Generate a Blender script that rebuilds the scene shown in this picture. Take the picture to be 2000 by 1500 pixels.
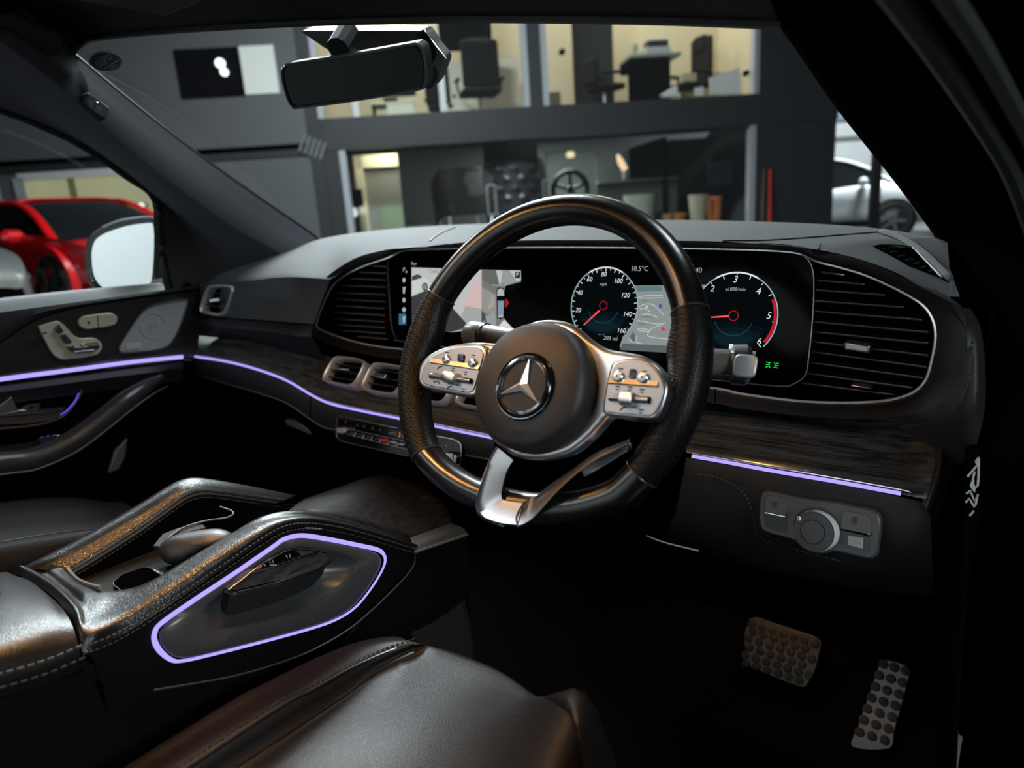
import bpy, bmesh, math, random
from mathutils import Vector, Matrix
random.seed(7)
sc = bpy.context.scene
for o in list(bpy.data.objects): bpy.data.objects.remove(o, do_unlink=True)
COL = sc.collection
rad = math.radians
# ------------------------------------------------------------------ camera (24 mm lens held in the open driver's doorway)
FPX = 1333.0
CAM = Vector((.78, -.57, 1.35))
_y, _p, _r = rad(38), rad(14.5), rad(4.0)
FW = Vector((-math.sin(_y)*math.cos(_p), math.cos(_y)*math.cos(_p), -math.sin(_p)))
_R = Vector((math.cos(_y), math.sin(_y), 0)); _U = _R.cross(FW)
RT = _R*math.cos(_r) - _U*math.sin(_r); UP = _U*math.cos(_r) + _R*math.sin(_r)
cd = bpy.data.cameras.new('camera'); cam = bpy.data.objects.new('camera', cd); COL.objects.link(cam)
cd.sensor_width = 36; cd.lens = FPX*36/2000; cd.clip_start = .02; cd.clip_end = 100
cam.matrix_world = Matrix(((RT.x, UP.x, -FW.x, CAM.x), (RT.y, UP.y, -FW.y, CAM.y), (RT.z, UP.z, -FW.z, CAM.z), (0, 0, 0, 1)))
cd.dof.use_dof = True; cd.dof.focus_distance = .82; cd.dof.aperture_fstop = 4.0
sc.camera = cam
# ------------------------------------------------------------------ world, lamps, exposure
w = bpy.data.worlds.new('showroom_air'); sc.world = w; w.use_nodes = True
w.node_tree.nodes['Background'].inputs[0].default_value = (.5, .6, .7, 1)
w.node_tree.nodes['Background'].inputs[1].default_value = .005
vs = sc.view_settings
vs.view_transform = 'Standard'; vs.look = 'None'; vs.exposure = 0; vs.gamma = 1; vs.use_curve_mapping = False
def lamp(name, loc, aim, size, power, color, kind='AREA', size_y=None, spread=None):
    l = bpy.data.lights.new(name, kind); l.energy = power; l.color = color
    if kind == 'AREA':
        l.size = size
        if size_y: l.shape = 'RECTANGLE'; l.size_y = size_y
        if spread: l.spread = rad(spread)
    else: l.shadow_soft_size = size
    o = bpy.data.objects.new(name, l); COL.objects.link(o); o.location = loc
    d = Vector(aim) - Vector(loc); o.rotation_euler = d.to_track_quat('-Z', 'Y').to_euler()
    return o
COOL = (.86, .95, 1.0); WARM = (1.0, .48, .15)
# showroom ceiling panels (front, left, behind the car) and the car's own overhead / footwell lamps
lamp('showroom_panel_light', (-2.8, 2.7, 4.2), (-.2, .5, 1.2), 1.4, 380, COOL, size_y=2.4)
lamp('showroom_panel_light', (-4.8, 1.6, 3.9), (-.1, 0, 1.1), 1.0, 90, COOL, size_y=1.0)
lamp('showroom_panel_light', (-3.0, -3.6, 4.3), (.3, .1, 1.1), 1.2, 38, COOL, size_y=.9)
lamp('showroom_panel_light', (3.2, -1.0, 2.2), (.0, .05, 1.0), 1.0, 48, COOL, size_y=.8)  # low side lamp added to shine in through the driver's doorway
lamp('showroom_panel_light', (1.3, 2.3, 4.4), (.3, .1, 1.0), .9, 75, COOL, size_y=.9)
lamp('overhead_console_lamp', (.08, -.22, 1.56), (.09, -.24, .8), .045, 1.8, WARM, spread=130)
lamp('overhead_console_lamp', (.36, -.22, 1.55), (.34, -.24, .8), .045, .6, WARM, spread=130)
lamp('footwell_lamp', (.50, .36, .82), (.50, .46, .60), .03, .07, WARM, spread=90)

# ------------------------------------------------------------------ pixel rays onto real surfaces of the car
def ray(u, v): return FW + RT*((u-1000)/FPX) + UP*((750-v)/FPX)
def X(u, v, x): d = ray(u, v); return CAM + d*((x-CAM.x)/d.x)
def Y(u, v, y): d = ray(u, v); return CAM + d*((y-CAM.y)/d.y)
def Z(u, v, z): d = ray(u, v); return CAM + d*((z-CAM.z)/d.z)
class Pl:
    def __init__(s, p, n): s.p = Vector(p); s.n = Vector(n).normalized()
    def at(s, u, v, off=0):
        d = ray(u, v); return CAM + d*(((s.p + s.n*off - CAM).dot(s.n))/d.dot(s.n))
    def many(s, pts, off=0): return [s.at(u, v, off) for u, v in pts]

# ------------------------------------------------------------------ curve tools
def cr(pts, n=6, closed=False):
    """Catmull-Rom through points of any dimension"""
    P = [Vector(p) for p in pts]; N = len(P); out = []
    for i in range(N if closed else N-1):
        if closed: a, b, c, d = P[(i-1) % N], P[i], P[(i+1) % N], P[(i+2) % N]
        else:
            b, c = P[i], P[i+1]; a = P[i-1] if i else b*2-c; d = P[i+2] if i+2 < N else c*2-b
        for k in range(n):
            t = k/n
            out.append(.5*((2*b)+(c-a)*t+(2*a-5*b+4*c-d)*t*t+(3*b-a-3*c+d)*t**3))
    if not closed: out.append(P[-1].copy())
    return out
def rnd(pts, r, n=4):
    """polygon with rounded corners; r one radius or one per corner"""
    P = [Vector(p) for p in pts]; N = len(P); out = []
    for i in range(N):
        a, b, c = P[i-1], P[i], P[(i+1) % N]; ri = r[i] if isinstance(r, (list, tuple)) else r
        la, lc = (a-b).length, (c-b).length; ri = min(ri, la*.48, lc*.48)
        p, q = b+(a-b)/la*ri, b+(c-b)/lc*ri
        for k in range(n+1):
            t = k/n; out.append(p*(1-t)**2 + b*2*t*(1-t) + q*t*t)
    return out
def zz(x0, y0, s, pts): return [(x0+a/s, y0+b/s) for a, b in pts]      # zoomed-crop coordinates to photo coordinates
def circ(n=24): return [(math.cos(2*math.pi*k/n), math.sin(2*math.pi*k/n)) for k in range(n)]

# ------------------------------------------------------------------ object tools
ROOTLOC = {}
def thing(name, label, cat, loc=(0, 0, 0), group=None):
    o = bpy.data.objects.new(name, None); COL.objects.link(o); o.location = loc; o.empty_display_size = .05
    o['label'] = label; o['category'] = cat
    if group: o['group'] = group
    ROOTLOC[o.name] = Vector(loc)
    return o
def tag(o, label, cat, group=None):
    o['label'] = label; o['category'] = cat
    if group: o['group'] = group
    return o
def link(o, parent):
    COL.objects.link(o)
    if parent is not None:
        o.parent = parent
        if parent.name in ROOTLOC: o.matrix_parent_inverse = Matrix.Translation(-ROOTLOC[parent.name])
    return o
def mk(name, V, Fc, m, parent=None, smooth=True, bevel=0, seg=2, sub=0, solid=0, ang=35, off=0, label=None, kind=None):
    me = bpy.data.meshes.new(name); me.from_pydata([tuple(v) for v in V], [], Fc)
    bm = bmesh.new(); bm.from_mesh(me); bmesh.ops.remove_doubles(bm, verts=bm.verts, dist=1e-6)
    bmesh.ops.recalc_face_normals(bm, faces=bm.faces); bm.to_mesh(me); bm.free()
    if smooth:
        for p in me.polygons: p.use_smooth = True
        if not sub: me.set_sharp_from_angle(angle=rad(ang))
    me.materials.append(m)
    o = bpy.data.objects.new(name, me)
    if solid:
        s = o.modifiers.new('thick', 'SOLIDIFY'); s.thickness = solid; s.offset = off
    if bevel:
        b = o.modifiers.new('bev', 'BEVEL'); b.width = bevel; b.segments = seg; b.limit_method = 'ANGLE'; b.angle_limit = rad(40)
    if sub:
        s = o.modifiers.new('sub', 'SUBSURF'); s.levels = sub; s.render_levels = sub
    if label: o['label'] = label
    if kind: o['kind'] = kind
    return link(o, parent)
class MB:
    def __init__(s): s.V = []; s.F = []
    def add(s, V, F):
        n = len(s.V); s.V += [Vector(v) for v in V]; s.F += [[i+n for i in f] for f in F]; return s
    def build(s, name, m, parent=None, **k): return mk(name, s.V, s.F, m, parent, **k)
    def plate(s, O, ext):
        """prism: outline O (3D) extruded by vector ext"""
        O = [Vector(p) for p in O]; n = len(O); e = Vector(ext)
        s.add(list(O)+[p+e for p in O], [list(range(n)), list(range(2*n-1, n-1, -1))]+[[i, (i+1) % n, n+(i+1) % n, n+i] for i in range(n)]); return s
    def grid(s, rows, cu=False, cv=False):
        a, b = len(rows), len(rows[0]); F = []
        for i in range(a if cv else a-1):
            for j in range(b if cu else b-1):
                F.append([i*b+j, i*b+(j+1) % b, ((i+1) % a)*b+(j+1) % b, ((i+1) % a)*b+j])
        s.add([p for r in rows for p in r], F); return s
    def sweep(s, path, prof, up, closed=False, cap=True, scale=None):
        """profile (b, n) swept along path; up = vector or list of vectors"""
        P = [Vector(p) for p in path]; N = len(P); m = len(prof); rows = []
        for i in range(N):
            t = (P[(i+1) % N]-P[i-1]) if closed else (P[min(i+1, N-1)]-P[max(i-1, 0)])
            t.normalize(); u = Vector(up[i] if isinstance(up, list) else up)
            nn = (u-t*u.dot(t)).normalized(); bb = t.cross(nn); k = 1 if scale is None else scale[i]
            rows.append([P[i]+bb*(x*k)+nn*(y*k) for x, y in prof])
        base = len(s.V); s.grid(rows, cu=True, cv=closed)
        if cap and not closed:
            s.F.append([base+j for j in range(m)]); s.F.append([base+(N-1)*m+j for j in range(m)])
        return s
    def tube(s, path, r, closed=False, n=8, up=(0, 0, 1), sy=1, scale=None):
        return s.sweep(path, [(r*c, r*d*sy) for c, d in circ(n)], up, closed, scale=scale)
    def box(s, c, ax, ay, az):
        c, ax, ay, az = Vector(c), Vector(ax)/2, Vector(ay)/2, Vector(az)/2
        V = [c+ax*i+ay*j+az*k for i in (-1, 1) for j in (-1, 1) for k in (-1, 1)]
        s.add(V, [[0, 1, 3, 2], [4, 6, 7, 5], [0, 4, 5, 1], [2, 3, 7, 6], [0, 2, 6, 4], [1, 5, 7, 3]]); return s
    def lathe(s, c, ax, prof, n=24, e=None):
        """profile (r, h) turned round axis ax through c"""
        ax = Vector(ax).normalized(); e = Vector(e) if e else ax.orthogonal(); e = (e-ax*e.dot(ax)).normalized(); g = ax.cross(e)
        rows = [[Vector(c)+(e*x+g*y)*max(r, 1e-5)+ax*h for x, y in circ(n)] for r, h in prof]
        s.grid(rows, cu=True); return s
    def disc(s, c, e, g, r, n=24):
        s.add([Vector(c)+Vector(e)*(x*r)+Vector(g)*(y*r) for x, y in circ(n)], [list(range(n))]); return s
def plate(name, O, ext, m, parent=None, bevel=0, **k): return MB().plate(O, ext).build(name, m, parent, bevel=bevel, **k)
def plate_px(name, pl, px, off, thick, m, parent=None, bevel=0, **k):
    """px outline on plane pl; front face at off, thickness thick behind it"""
    return plate(name, pl.many(px, off), pl.n*(-thick), m, parent, bevel, **k)
def surf(rows, nu=4, nv=4):
    """smooth grid through control rows"""
    R = [cr(r, nu) for r in rows]; cols = [cr(list(c), nv) for c in zip(*R)]
    return [list(r) for r in zip(*cols)]
def surface(name, rows, m, parent=None, nu=4, nv=4, **k): return MB().grid(surf(rows, nu, nv)).build(name, m, parent, **k)

# ------------------------------------------------------------------ materials
MAT = {}
def mat(name, col=(.02, .02, .02), rough=.5, metal=0, spec=.5, bump=None, coat=0, emit=None, es=0, var=None, aniso=0):
    if name in MAT: return MAT[name]
    m = bpy.data.materials.new(name); m.use_nodes = True; nt = m.node_tree; b = nt.nodes['Principled BSDF']
    b.inputs['Base Color'].default_value = (*col, 1); b.inputs['Roughness'].default_value = rough; b.inputs['Metallic'].default_value = metal
    b.inputs['Specular IOR Level'].default_value = spec; b.inputs['Coat Weight'].default_value = coat; b.inputs['Coat Roughness'].default_value = .06
    if emit: b.inputs['Emission Color'].default_value = (*emit, 1); b.inputs['Emission Strength'].default_value = es
    tc = None
    if bump or var: tc = nt.nodes.new('ShaderNodeTexCoord')
    if bump:
        kind, s, st = bump
        bp = nt.nodes.new('ShaderNodeBump'); bp.inputs['Strength'].default_value = st; bp.inputs['Distance'].default_value = .002
        if kind == 'noise':
            t = nt.nodes.new('ShaderNodeTexNoise'); t.inputs['Scale'].default_value = s; t.inputs['Detail'].default_value = 3; out = t.outputs['Fac']
        elif kind == 'leather':
            t = nt.nodes.new('ShaderNodeTexVoronoi'); t.feature = 'DISTANCE_TO_EDGE'; t.inputs['Scale'].default_value = s
            r = nt.nodes.new('ShaderNodeMapRange'); r.inputs[2].default_value = .25; nt.links.new(t.outputs['Distance'], r.inputs[0]); out = r.outputs[0]
        elif kind == 'dots':
            t = nt.nodes.new('ShaderNodeTexVoronoi'); t.inputs['Scale'].default_value = s; t.inputs['Randomness'].default_value = .15
            r = nt.nodes.new('ShaderNodeMapRange'); r.inputs[1].default_value = .25; r.inputs[2].default_value = .42; nt.links.new(t.outputs['Distance'], r.inputs[0]); out = r.outputs[0]
        nt.links.new(tc.outputs['Object'], t.inputs['Vector']); nt.links.new(out, bp.inputs['Height']); nt.links.new(bp.outputs['Normal'], b.inputs['Normal'])
    if var:      # (scale vector, col2): streaky grain between col and col2
        sv, c2 = var
        mp = nt.nodes.new('ShaderNodeMapping'); mp.inputs['Scale'].default_value = sv
        t = nt.nodes.new('ShaderNodeTexNoise'); t.inputs['Scale'].default_value = 1; t.inputs['Detail'].default_value = 6; t.inputs['Roughness'].default_value = .65
        r = nt.nodes.new('ShaderNodeValToRGB'); r.color_ramp.elements[0].position = .38; r.color_ramp.elements[1].position = .62
        r.color_ramp.elements[0].color = (*col, 1); r.color_ramp.elements[1].color = (*c2, 1)
        nt.links.new(tc.outputs['Object'], mp.inputs[0]); nt.links.new(mp.outputs[0], t.inputs['Vector']); nt.links.new(t.outputs['Fac'], r.inputs[0]); nt.links.new(r.outputs[0], b.inputs['Base Color'])
    MAT[name] = m; return m
def emi(name, col=(1, 1, 1), s=1):
    return mat(name, (0, 0, 0), .5, spec=0, emit=col, es=s)
LEATHER = mat('black_leather', (.005, .005, .0055), .42, bump=('leather', 500, .12))
RIMLEA = mat('smooth_black_leather', (.003, .003, .003), .27, bump=('noise', 300, .06))
PERF = mat('perforated_leather', (.0022, .0022, .0022), .45, spec=.2, bump=('dots', 330, .6))
SOFT = mat('dash_soft_skin', (.050, .053, .055), .75, spec=.3, bump=('leather', 420, .15))
SOFTD = mat('dark_soft_skin', (.006, .006, .0065), .55, bump=('leather', 420, .15))
PLAST = mat('black_plastic', (.004, .004, .0045), .5)
MATTE = mat('matte_black', (.0012, .0012, .0012), .9, spec=0)
GLOSS = mat('gloss_black', (.004, .004, .004), .08)
PADM = mat('airbag_skin', (.008, .008, .0085), .55, bump=('noise', 900, .05))
CHROME = mat('chrome', (.75, .76, .78), .14, 1)
DCHROME = mat('dark_chrome', (.30, .30, .31), .22, 1)
SILVER = mat('satin_silver', (.44, .45, .465), .33, 1)
SILVERP = mat('brushed_silver', (.27, .275, .285), .42, 1)
GUN = mat('gunmetal', (.20, .205, .21), .40, .9)
STITCH = mat('grey_thread', (.16, .16, .16), .8)
WOODD = mat('open_pore_wood', (.012, .012, .012), .45, spec=.35, var=((6, 160, 160), (.060, .064, .064)), bump=('noise', 60, .02))
WOODC = mat('console_wood', (.004, .004, .004), .6, spec=.12, var=((150, 9, 150), (.016, .015, .014)))
CARPET = mat('black_carpet', (.0018, .0018, .0018), .95, bump=('noise', 500, .8), spec=.1)
AMB = emi('ambient_light', (.42, .34, 1.0), 1.25)
GLASS_M = None
def glassmat(name, tint=(1, 1, 1), refl=1.0):
    m = bpy.data.materials.new(name); m.use_nodes = True; nt = m.node_tree; nt.nodes.clear()
    out = nt.nodes.new('ShaderNodeOutputMaterial'); mx = nt.nodes.new('ShaderNodeMixShader'); tr = nt.nodes.new('ShaderNodeBsdfTransparent'); gl = nt.nodes.new('ShaderNodeBsdfGlossy')
    fr = nt.nodes.new('ShaderNodeFresnel'); fr.inputs[0].default_value = 1.45; ml = nt.nodes.new('ShaderNodeMath'); ml.operation = 'MULTIPLY'; ml.inputs[1].default_value = refl
    tr.inputs[0].default_value = (*tint, 1); gl.inputs['Roughness'].default_value = .0
    nt.links.new(fr.outputs[0], ml.inputs[0]); nt.links.new(ml.outputs[0], mx.inputs[0]); nt.links.new(tr.outputs[0], mx.inputs[1]); nt.links.new(gl.outputs[0], mx.inputs[2]); nt.links.new(mx.outputs[0], out.inputs[0])
    return m
def text(name, body, pos, ex, ey, size, m, parent=None, shear=0, align='CENTER', depth=0):
    """lettering turned into a flat mesh at pos, along ex, upward ey"""
    c = bpy.data.curves.new(name, 'FONT'); c.body = body; c.size = size; c.align_x = align; c.align_y = 'CENTER'; c.shear = shear; c.resolution_u = 3; c.extrude = depth
    t = bpy.data.objects.new(name, c); COL.objects.link(t)
    dg = bpy.context.evaluated_depsgraph_get(); me = bpy.data.meshes.new_from_object(t.evaluated_get(dg))
    bpy.data.objects.remove(t); bpy.data.curves.remove(c)
    ex, ey = Vector(ex).normalized(), Vector(ey).normalized(); ez = ex.cross(ey)
    M = Matrix(((ex.x, ey.x, ez.x, pos[0]), (ex.y, ey.y, ez.y, pos[1]), (ex.z, ey.z, ez.z, pos[2]), (0, 0, 0, 1)))
    me.transform(M); me.materials.clear(); me.materials.append(m); me.name = name
    return link(bpy.data.objects.new(name, me), parent)
def textmb(mb, body, pos, ex, ey, size, shear=0, align='CENTER'):
    o = text('tmp', body, pos, ex, ey, size, PLAST, None, shear, align)
    mb.add([v.co for v in o.data.vertices], [list(p.vertices) for p in o.data.polygons]); me = o.data
    bpy.data.objects.remove(o); bpy.data.meshes.remove(me)
def drape(ob, lift=0):
    from mathutils.bvhtree import BVHTree
    t = BVHTree.FromPolygons([v.co for v in ob.data.vertices], [list(p.vertices) for p in ob.data.polygons])
    def f(u, v, h=None):
        d = ray(u, v).normalized(); loc, n, i, ds = t.ray_cast(CAM, d)
        if loc is None: return None
        if n.dot(d) > 0: n = -n
        return loc+n*(lift if h is None else h)
    return f
def stitches(mb, path, up, step=.006, ln=.0038, r=.0005):
    """short thread dashes along a path"""
    P = [Vector(p) for p in path]; acc = 0
    for a, b in zip(P, P[1:]):
        d = b-a; L = d.length
        if L < 1e-6: continue
        d /= L; n = Vector(up); s = d.cross(n).normalized()
        while acc < L:
            mb.box(a+d*acc, d*ln, s*r*2, n*r*2); acc += step
        acc -= L
# ================================================================== SHOWROOM
G0 = Vector((CAM.x, CAM.y, 0)); FH = Vector((-math.sin(_y), math.cos(_y), 0))
_wy = rad(43); WS = Vector((math.cos(_wy), math.sin(_wy), 0)); WB = Vector((-math.sin(_wy), math.cos(_wy), 0))   # along the wall, away from the car
W0 = G0+FH*11.0; ZU = Vector((0, 0, 1))
WALL = Pl(W0, -WB)
def ws(u, v, back=0):
    q = WALL.at(u, v, -back)-W0; return q.dot(WS), q.z
def wpt(s, z, back=0): return W0+WS*s+ZU*z+WB*back
def wbox(mb, s0, s1, z0, z1, b0, b1):
    mb.box(wpt((s0+s1)/2, (z0+z1)/2, (b0+b1)/2), WS*(s1-s0), ZU*(z1-z0), WB*(b1-b0)); return mb
def st(o): o['kind'] = 'structure'; return o
def bx(name, s0, s1, z0, z1, b0, b1, m, parent=None, bevel=0):
    return wbox(MB(), s0, s1, z0, z1, b0, b1).build(name, m, parent, smooth=False, bevel=bevel)
ROOMD = mat('charcoal_wall_paint', (.015, .017, .019), .6)
ROOMG = mat('grey_wall_paint', (.09, .095, .098), .6)
CREAM = mat('cream_wall_paint', (.52, .47, .33), .8)
GREYW = mat('mid_grey_wall_paint', (.11, .125, .125), .8)
WHITEW = mat('white_wall_paint', (.75, .77, .77), .7)
FRAME = mat('pale_window_frame', (.38, .40, .43), .5)
BLK = mat('black_fabric', (.004, .004, .0045), .8, spec=.2)
PANE = glassmat('window_glass', refl=.04)
st(mk('floor', [(-16, -12, 0), (12, -12, 0), (12, 22, 0), (-16, 22, 0)], [[0, 1, 2, 3]], mat('dark_floor_tile', (.035, .036, .038), .25, bump=('noise', 3, .02))))
st(MB().box((-2, 3, 8.7), (34, 0, 0), (0, 34, 0), (0, 0, .1)).build('ceiling', mat('ceiling_paint', (.05, .05, .05), .9), smooth=False))
# --- key positions on the front wall, read off the photograph
sL = ws(600, 250)[0]; sA0, sA1 = ws(612, 150)[0], ws(1032, 150)[0]; sB0, sB1 = ws(1058, 140)[0], ws(1482, 130)[0]
zsill = ws(1050, 208)[1]; zbeam = ws(1050, 270)[1]
sC0, sC1 = ws(666, 330)[0], ws(1474, 340)[0]
sR1 = ws(1628, 330)[0]
ztop = 6.6
bx_ = lambda name, *a: st(bx(name, *a))
bx_('wall_front', -11, sL, 0, 8.6, 0, .2, ROOMG)
bx_('wall_front', sL, sA0, 0, 8.6, -.06, .2, ROOMD)
bx_('wall_front', sA0, sR1, zbeam, zsill, -.04, .25, ROOMD)
bx_('wall_front', sA1, sB0, zsill, 8.6, -.02, .2, ROOMD)
bx_('wall_front', sB1, sR1, zsill, 8.6, -.02, .2, ROOMD)
bx_('wall_front', sA0, sC0, 0, zbeam, -.02, .2, ROOMD)
bx_('wall_front', sC1, sR1, 0, zbeam, -.02, .2, ROOMD)
bx_('wall_front', sA0, sR1, ztop, 8.6, -.02, .2, ROOMD)
zl = ws(420, 295)[1]
bx_('trim_1', -11, sL, zl-.035, zl+.03, -.05, 0, MATTE)
# hazard stripes on the corner column
mb = MB()
for k in range(5):
    a = WALL.at(582+k*10, 296+k*4, .08); d = WS*.11+ZU*.235; mb.add([a, a+WS*.045, a+WS*.045+d, a+d], [[0, 1, 2, 3]])
hz = mb.build('warning_stripes', mat('worn_stripe_paint', (.14, .145, .15), .7), smooth=False); tag(hz, 'pale slanted warning stripes painted on the dark corner column', 'marking')
# --- small dark window high on the grey wall
s0, s1, s2 = ws(346, 140)[0], ws(474, 140)[0], ws(541, 140)[0]; z0, z1 = ws(440, 189)[1], ws(440, 93)[1]
wn = st(bx('window_1', s0, s1, z0, z1, -.03, .01, mat('dark_window_glass', (.002, .002, .003), .6, spec=.05)))
bx('blind', s1, s2, z0+.01, z1, -.035, .01, mat('glowing_pale_blind', (.55, .58, .55), .8, emit=(.8, .85, .8), es=.22), wn)  # blind's brightness is a glow put into its material
for k, (u, v, r) in enumerate(((429, 123, .045), (437, 140, .036))):
    q = WALL.at(u, v, .09); MB().lathe(q, -WB, [(r*1.45, -.05), (r*1.45, .0), (r*.9, .008), (.001, .01)], 20).build('pane_reflection', emi('reflected_lamp_white', (.95, 1, 1), 2.2), wn)  # glowing discs stand in for lamps reflected in the pane
# --- upper office (first floor, lit, behind two big panes)
ob = 2.6
def room(i, s0, s1, z0, z1, d, mw, mf=None):
    st(bx('wall_back', s0, s1, z0, z1, d, d+.1, mw)); st(bx('wall_side', s0-.1, s0, z0, z1, .25, d, mw)); st(bx('wall_side', s1, s1+.1, z0, z1, .25, d, mw))
    st(bx('floor', s0, s1, z0-.1, z0, .25, d, mf or mw))
zof = zsill-.12
room(1, sA0-.4, sB1+.4, zof, 7.0, ob, CREAM, mat('office_carpet', (.05, .05, .05), .9))
st(bx('ceiling', sA0-.4, sB1+.4, 7.0, 7.1, .25, ob, CREAM))
lamp('office_ceiling_light', wpt((sA0+sA1)/2, 6.8, 1.4), wpt((sA0+sA1)/2, 4, 1.4), 2.2, 150, (1, .97, .86), size_y=.8)
lamp('office_ceiling_light', wpt((sB0+sB1)/2, 6.8, 1.4), wpt((sB0+sB1)/2, 4, 1.4), 2.2, 200, (1, .96, .82), size_y=.8)
def window(n, s0, s1, z0, z1, fw, top=True):
    mb = MB(); wbox(mb, s0, s0+fw, z0, z1, -.03, .12); wbox(mb, s1-fw, s1, z0, z1, -.03, .12); 
    if top: wbox(mb, s0+fw, s1-fw, z1-fw, z1, -.03, .12)
    f = st(mb.build('window_%d' % n, FRAME, smooth=False)); bx('pane', s0+fw, s1-fw, z0, z1-fw, .05, .058, PANE, f); return f
f1 = window(2, sA0, sA1, zsill, ztop, .085); f2 = window(3, sB0, sB1, zsill, ztop, .085)
q = ws(864, 185)[0]; bx('mullion', q-.045, q+.05, zsill, zsill+.62, .02, .09, mat('white_frame', (.6, .62, .6), .6), f1)
bx('mullion', ws(688, 210)[0], ws(700, 210)[0], zsill, ztop, .06, .12, mat('white_frame'), f1)
# white dado, dark door, partition
st(bx('trim_2', sB0+.05, ws(1118, 190)[0], zsill-.3, ws(1100, 158)[1], 1.0, 1.04, mat('pale_green_panel', (.62, .66, .5), .8)))
st(bx('door_1', ws(1118, 100, 1.6)[0], ws(1196, 100, 1.6)[0], zof, 6.6, 1.55, 1.62, mat('dark_green_door', (.018, .022, .018), .5)))
st(bx('trim_3', ws(1330, 100, 1.9)[0], sB1+.3, zof, ws(1400, 140, 1.9)[1], 1.9, 1.96, mat('pale_dado', (.62, .60, .50), .8)))
st(bx('trim_4', ws(860, 100, 1.5)[0], ws(1010, 100, 1.5)[0], zof, ws(930, 118, 1.5)[1], 1.5, 1.56, mat('pale_dado')))
tv = thing('wall_monitor', 'wide black wall monitor in the left office window, partly cut by the frame top', 'monitor', wpt(ws(915, 95, 1.4)[0], ws(915, 100, 1.4)[1], 1.4))
a0, a1 = ws(858, 90, 1.4)[0], ws(962, 90, 1.4)[0]; zb = ws(910, 99, 1.4)[1]
bx('screen', a0, a1, zb, zb+.8, 1.40, 1.44, GLOSS, tv, .005); bx('bracket', (a0+a1)/2-.1, (a0+a1)/2+.1, zb+.15, zb+.4, 1.44, 1.5, MATTE, tv)
for u, v in ((1098, 101), (1458, 143)):
    k = MB().lathe(WALL.at(u, v, .02), -WB, [(.001, .03), (.042, .028), (.045, .0), (.045, -.05)], 16).build('glass_clamp', MATTE, f2)
def office_chair(name, label, c, face, k=1, high=True, group=None, w=1.0):
    """c: seat foot on the floor; face: heading angle of the seat"""
    t = thing(name, label, 'chair', c, group=group)
    ex = Vector((math.cos(face), math.sin(face), 0)); ey = Vector((-ex.y, ex.x, 0))*w; P = lambda x, y, z: Vector(c)+ex*(x*k)+ey*(y*k)+ZU*(z*k)
    MB().box(P(.02, 0, .48), ex*.50*k, ey*.52*k, ZU*.10*k).build('seat', BLK, t, bevel=.04*k, seg=3)
    top = 1.22 if high else .92
    MB().box(P(-.26, 0, .52+(top-.52)/2), ex*.09*k, ey*.50*k, ZU*(top-.52)*k).build('backrest', BLK, t, bevel=.045*k, seg=3)
    if high: MB().box(P(-.235, 0, top-.10), ex*.10*k, ey*.30*k, ZU*.26*k).build('headrest', BLK, t, bevel=.05*k, seg=3)
    for s in (-1, 1):
        MB().tube([P(-.2, .30*s, .66), P(.12, .30*s, .68)], .03*k, n=8).build('armrest', BLK, t)
        MB().tube([P(-.02, .29*s, .48), P(-.02, .30*s, .66)], .02*k, n=6, up=(1, 0, 0)).build('arm_post', PLAST, t)
    MB().tube([P(0, 0, .08), P(0, 0, .44)], .03*k, n=8, up=(1, 0, 0)).build('column', DCHROME, t)
    for j in range(5):
        a = 2*math.pi*j/5; MB().tube([P(0, 0, .10), P(.28*math.cos(a), .28*math.sin(a), .06)], .022*k, n=6).build('leg', PLAST, t)
    return t
def oc(u, v, back, z=None): s, q = ws(u, v, back); return wpt(s, zof if z is None else z, back)
yawin = math.atan2(WB.y, WB.x)
office_chair('office_chair', 'black high-backed office chair seen from behind in the left office window', oc(938, 200, .75), yawin+.1, .98, w=1.2)
office_chair('office_chair', 'black office chair half hidden behind the rear-view mirror housing', oc(868, 205, 1.75), yawin-.5, .84, w=1.1)
office_chair('office_chair', 'black swivel chair with tilted back right of the office desk', oc(1345, 120, 1.75), yawin+math.pi/2+.3, 1.10)
office_chair('side_chair', 'slim black side chair against the dark door in the right office window', oc(1180, 160, .95), yawin-1.3, .98, False)
dk = thing('office_desk', 'black reception desk with pale glass top in the right office window', 'desk', oc(1272, 170, .8))
a0, a1 = ws(1236, 160, .8)[0], ws(1302, 160, .8)[0]; zt = ws(1270, 118, .8)[1]
bx('pedestal', a0, a1, zof, zt, .6, 1.1, MATTE, dk, .01); bx('top', a0-.12, a1+.15, zt, zt+.05, .5, 1.2, mat('pale_glass_top', (.30, .36, .30), .2), dk, .005)
bx('front_lip', a0-.16, a0+.02, zt-.18, zt-.02, .55, 1.0, MATTE, dk, .01)
pr = thing('desk_printer', 'grey desktop printer with dark lid on the black reception desk', 'printer', wpt((a0+a1)/2, zt+.04, .8))
bx('body', a0+.17, a1+.03, zt+.04, zt+.17, .65, .95, mat('printer_grey', (.45, .47, .48), .5), pr, .015); bx('lid', a0+.22, a1, zt+.17, zt+.28, .68, .92, mat('printer_dark', (.03, .035, .05), .4), pr, .015)
mo = thing('desk_lamp', 'small pale green desk lamp beside the office printer', 'lamp', wpt(a0+.05, zt+.04, .8))
MB().lathe(wpt(a0+.04, zt+.04, .8), ZU, [(.001, 0), (.06, 0), (.05, .02), (.012, .03), (.012, .10), (.06, .10), (.05, .2), (.001, .21)], 16).build('shade', mat('lamp_green', (.35, .42, .33), .6), mo)
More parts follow.
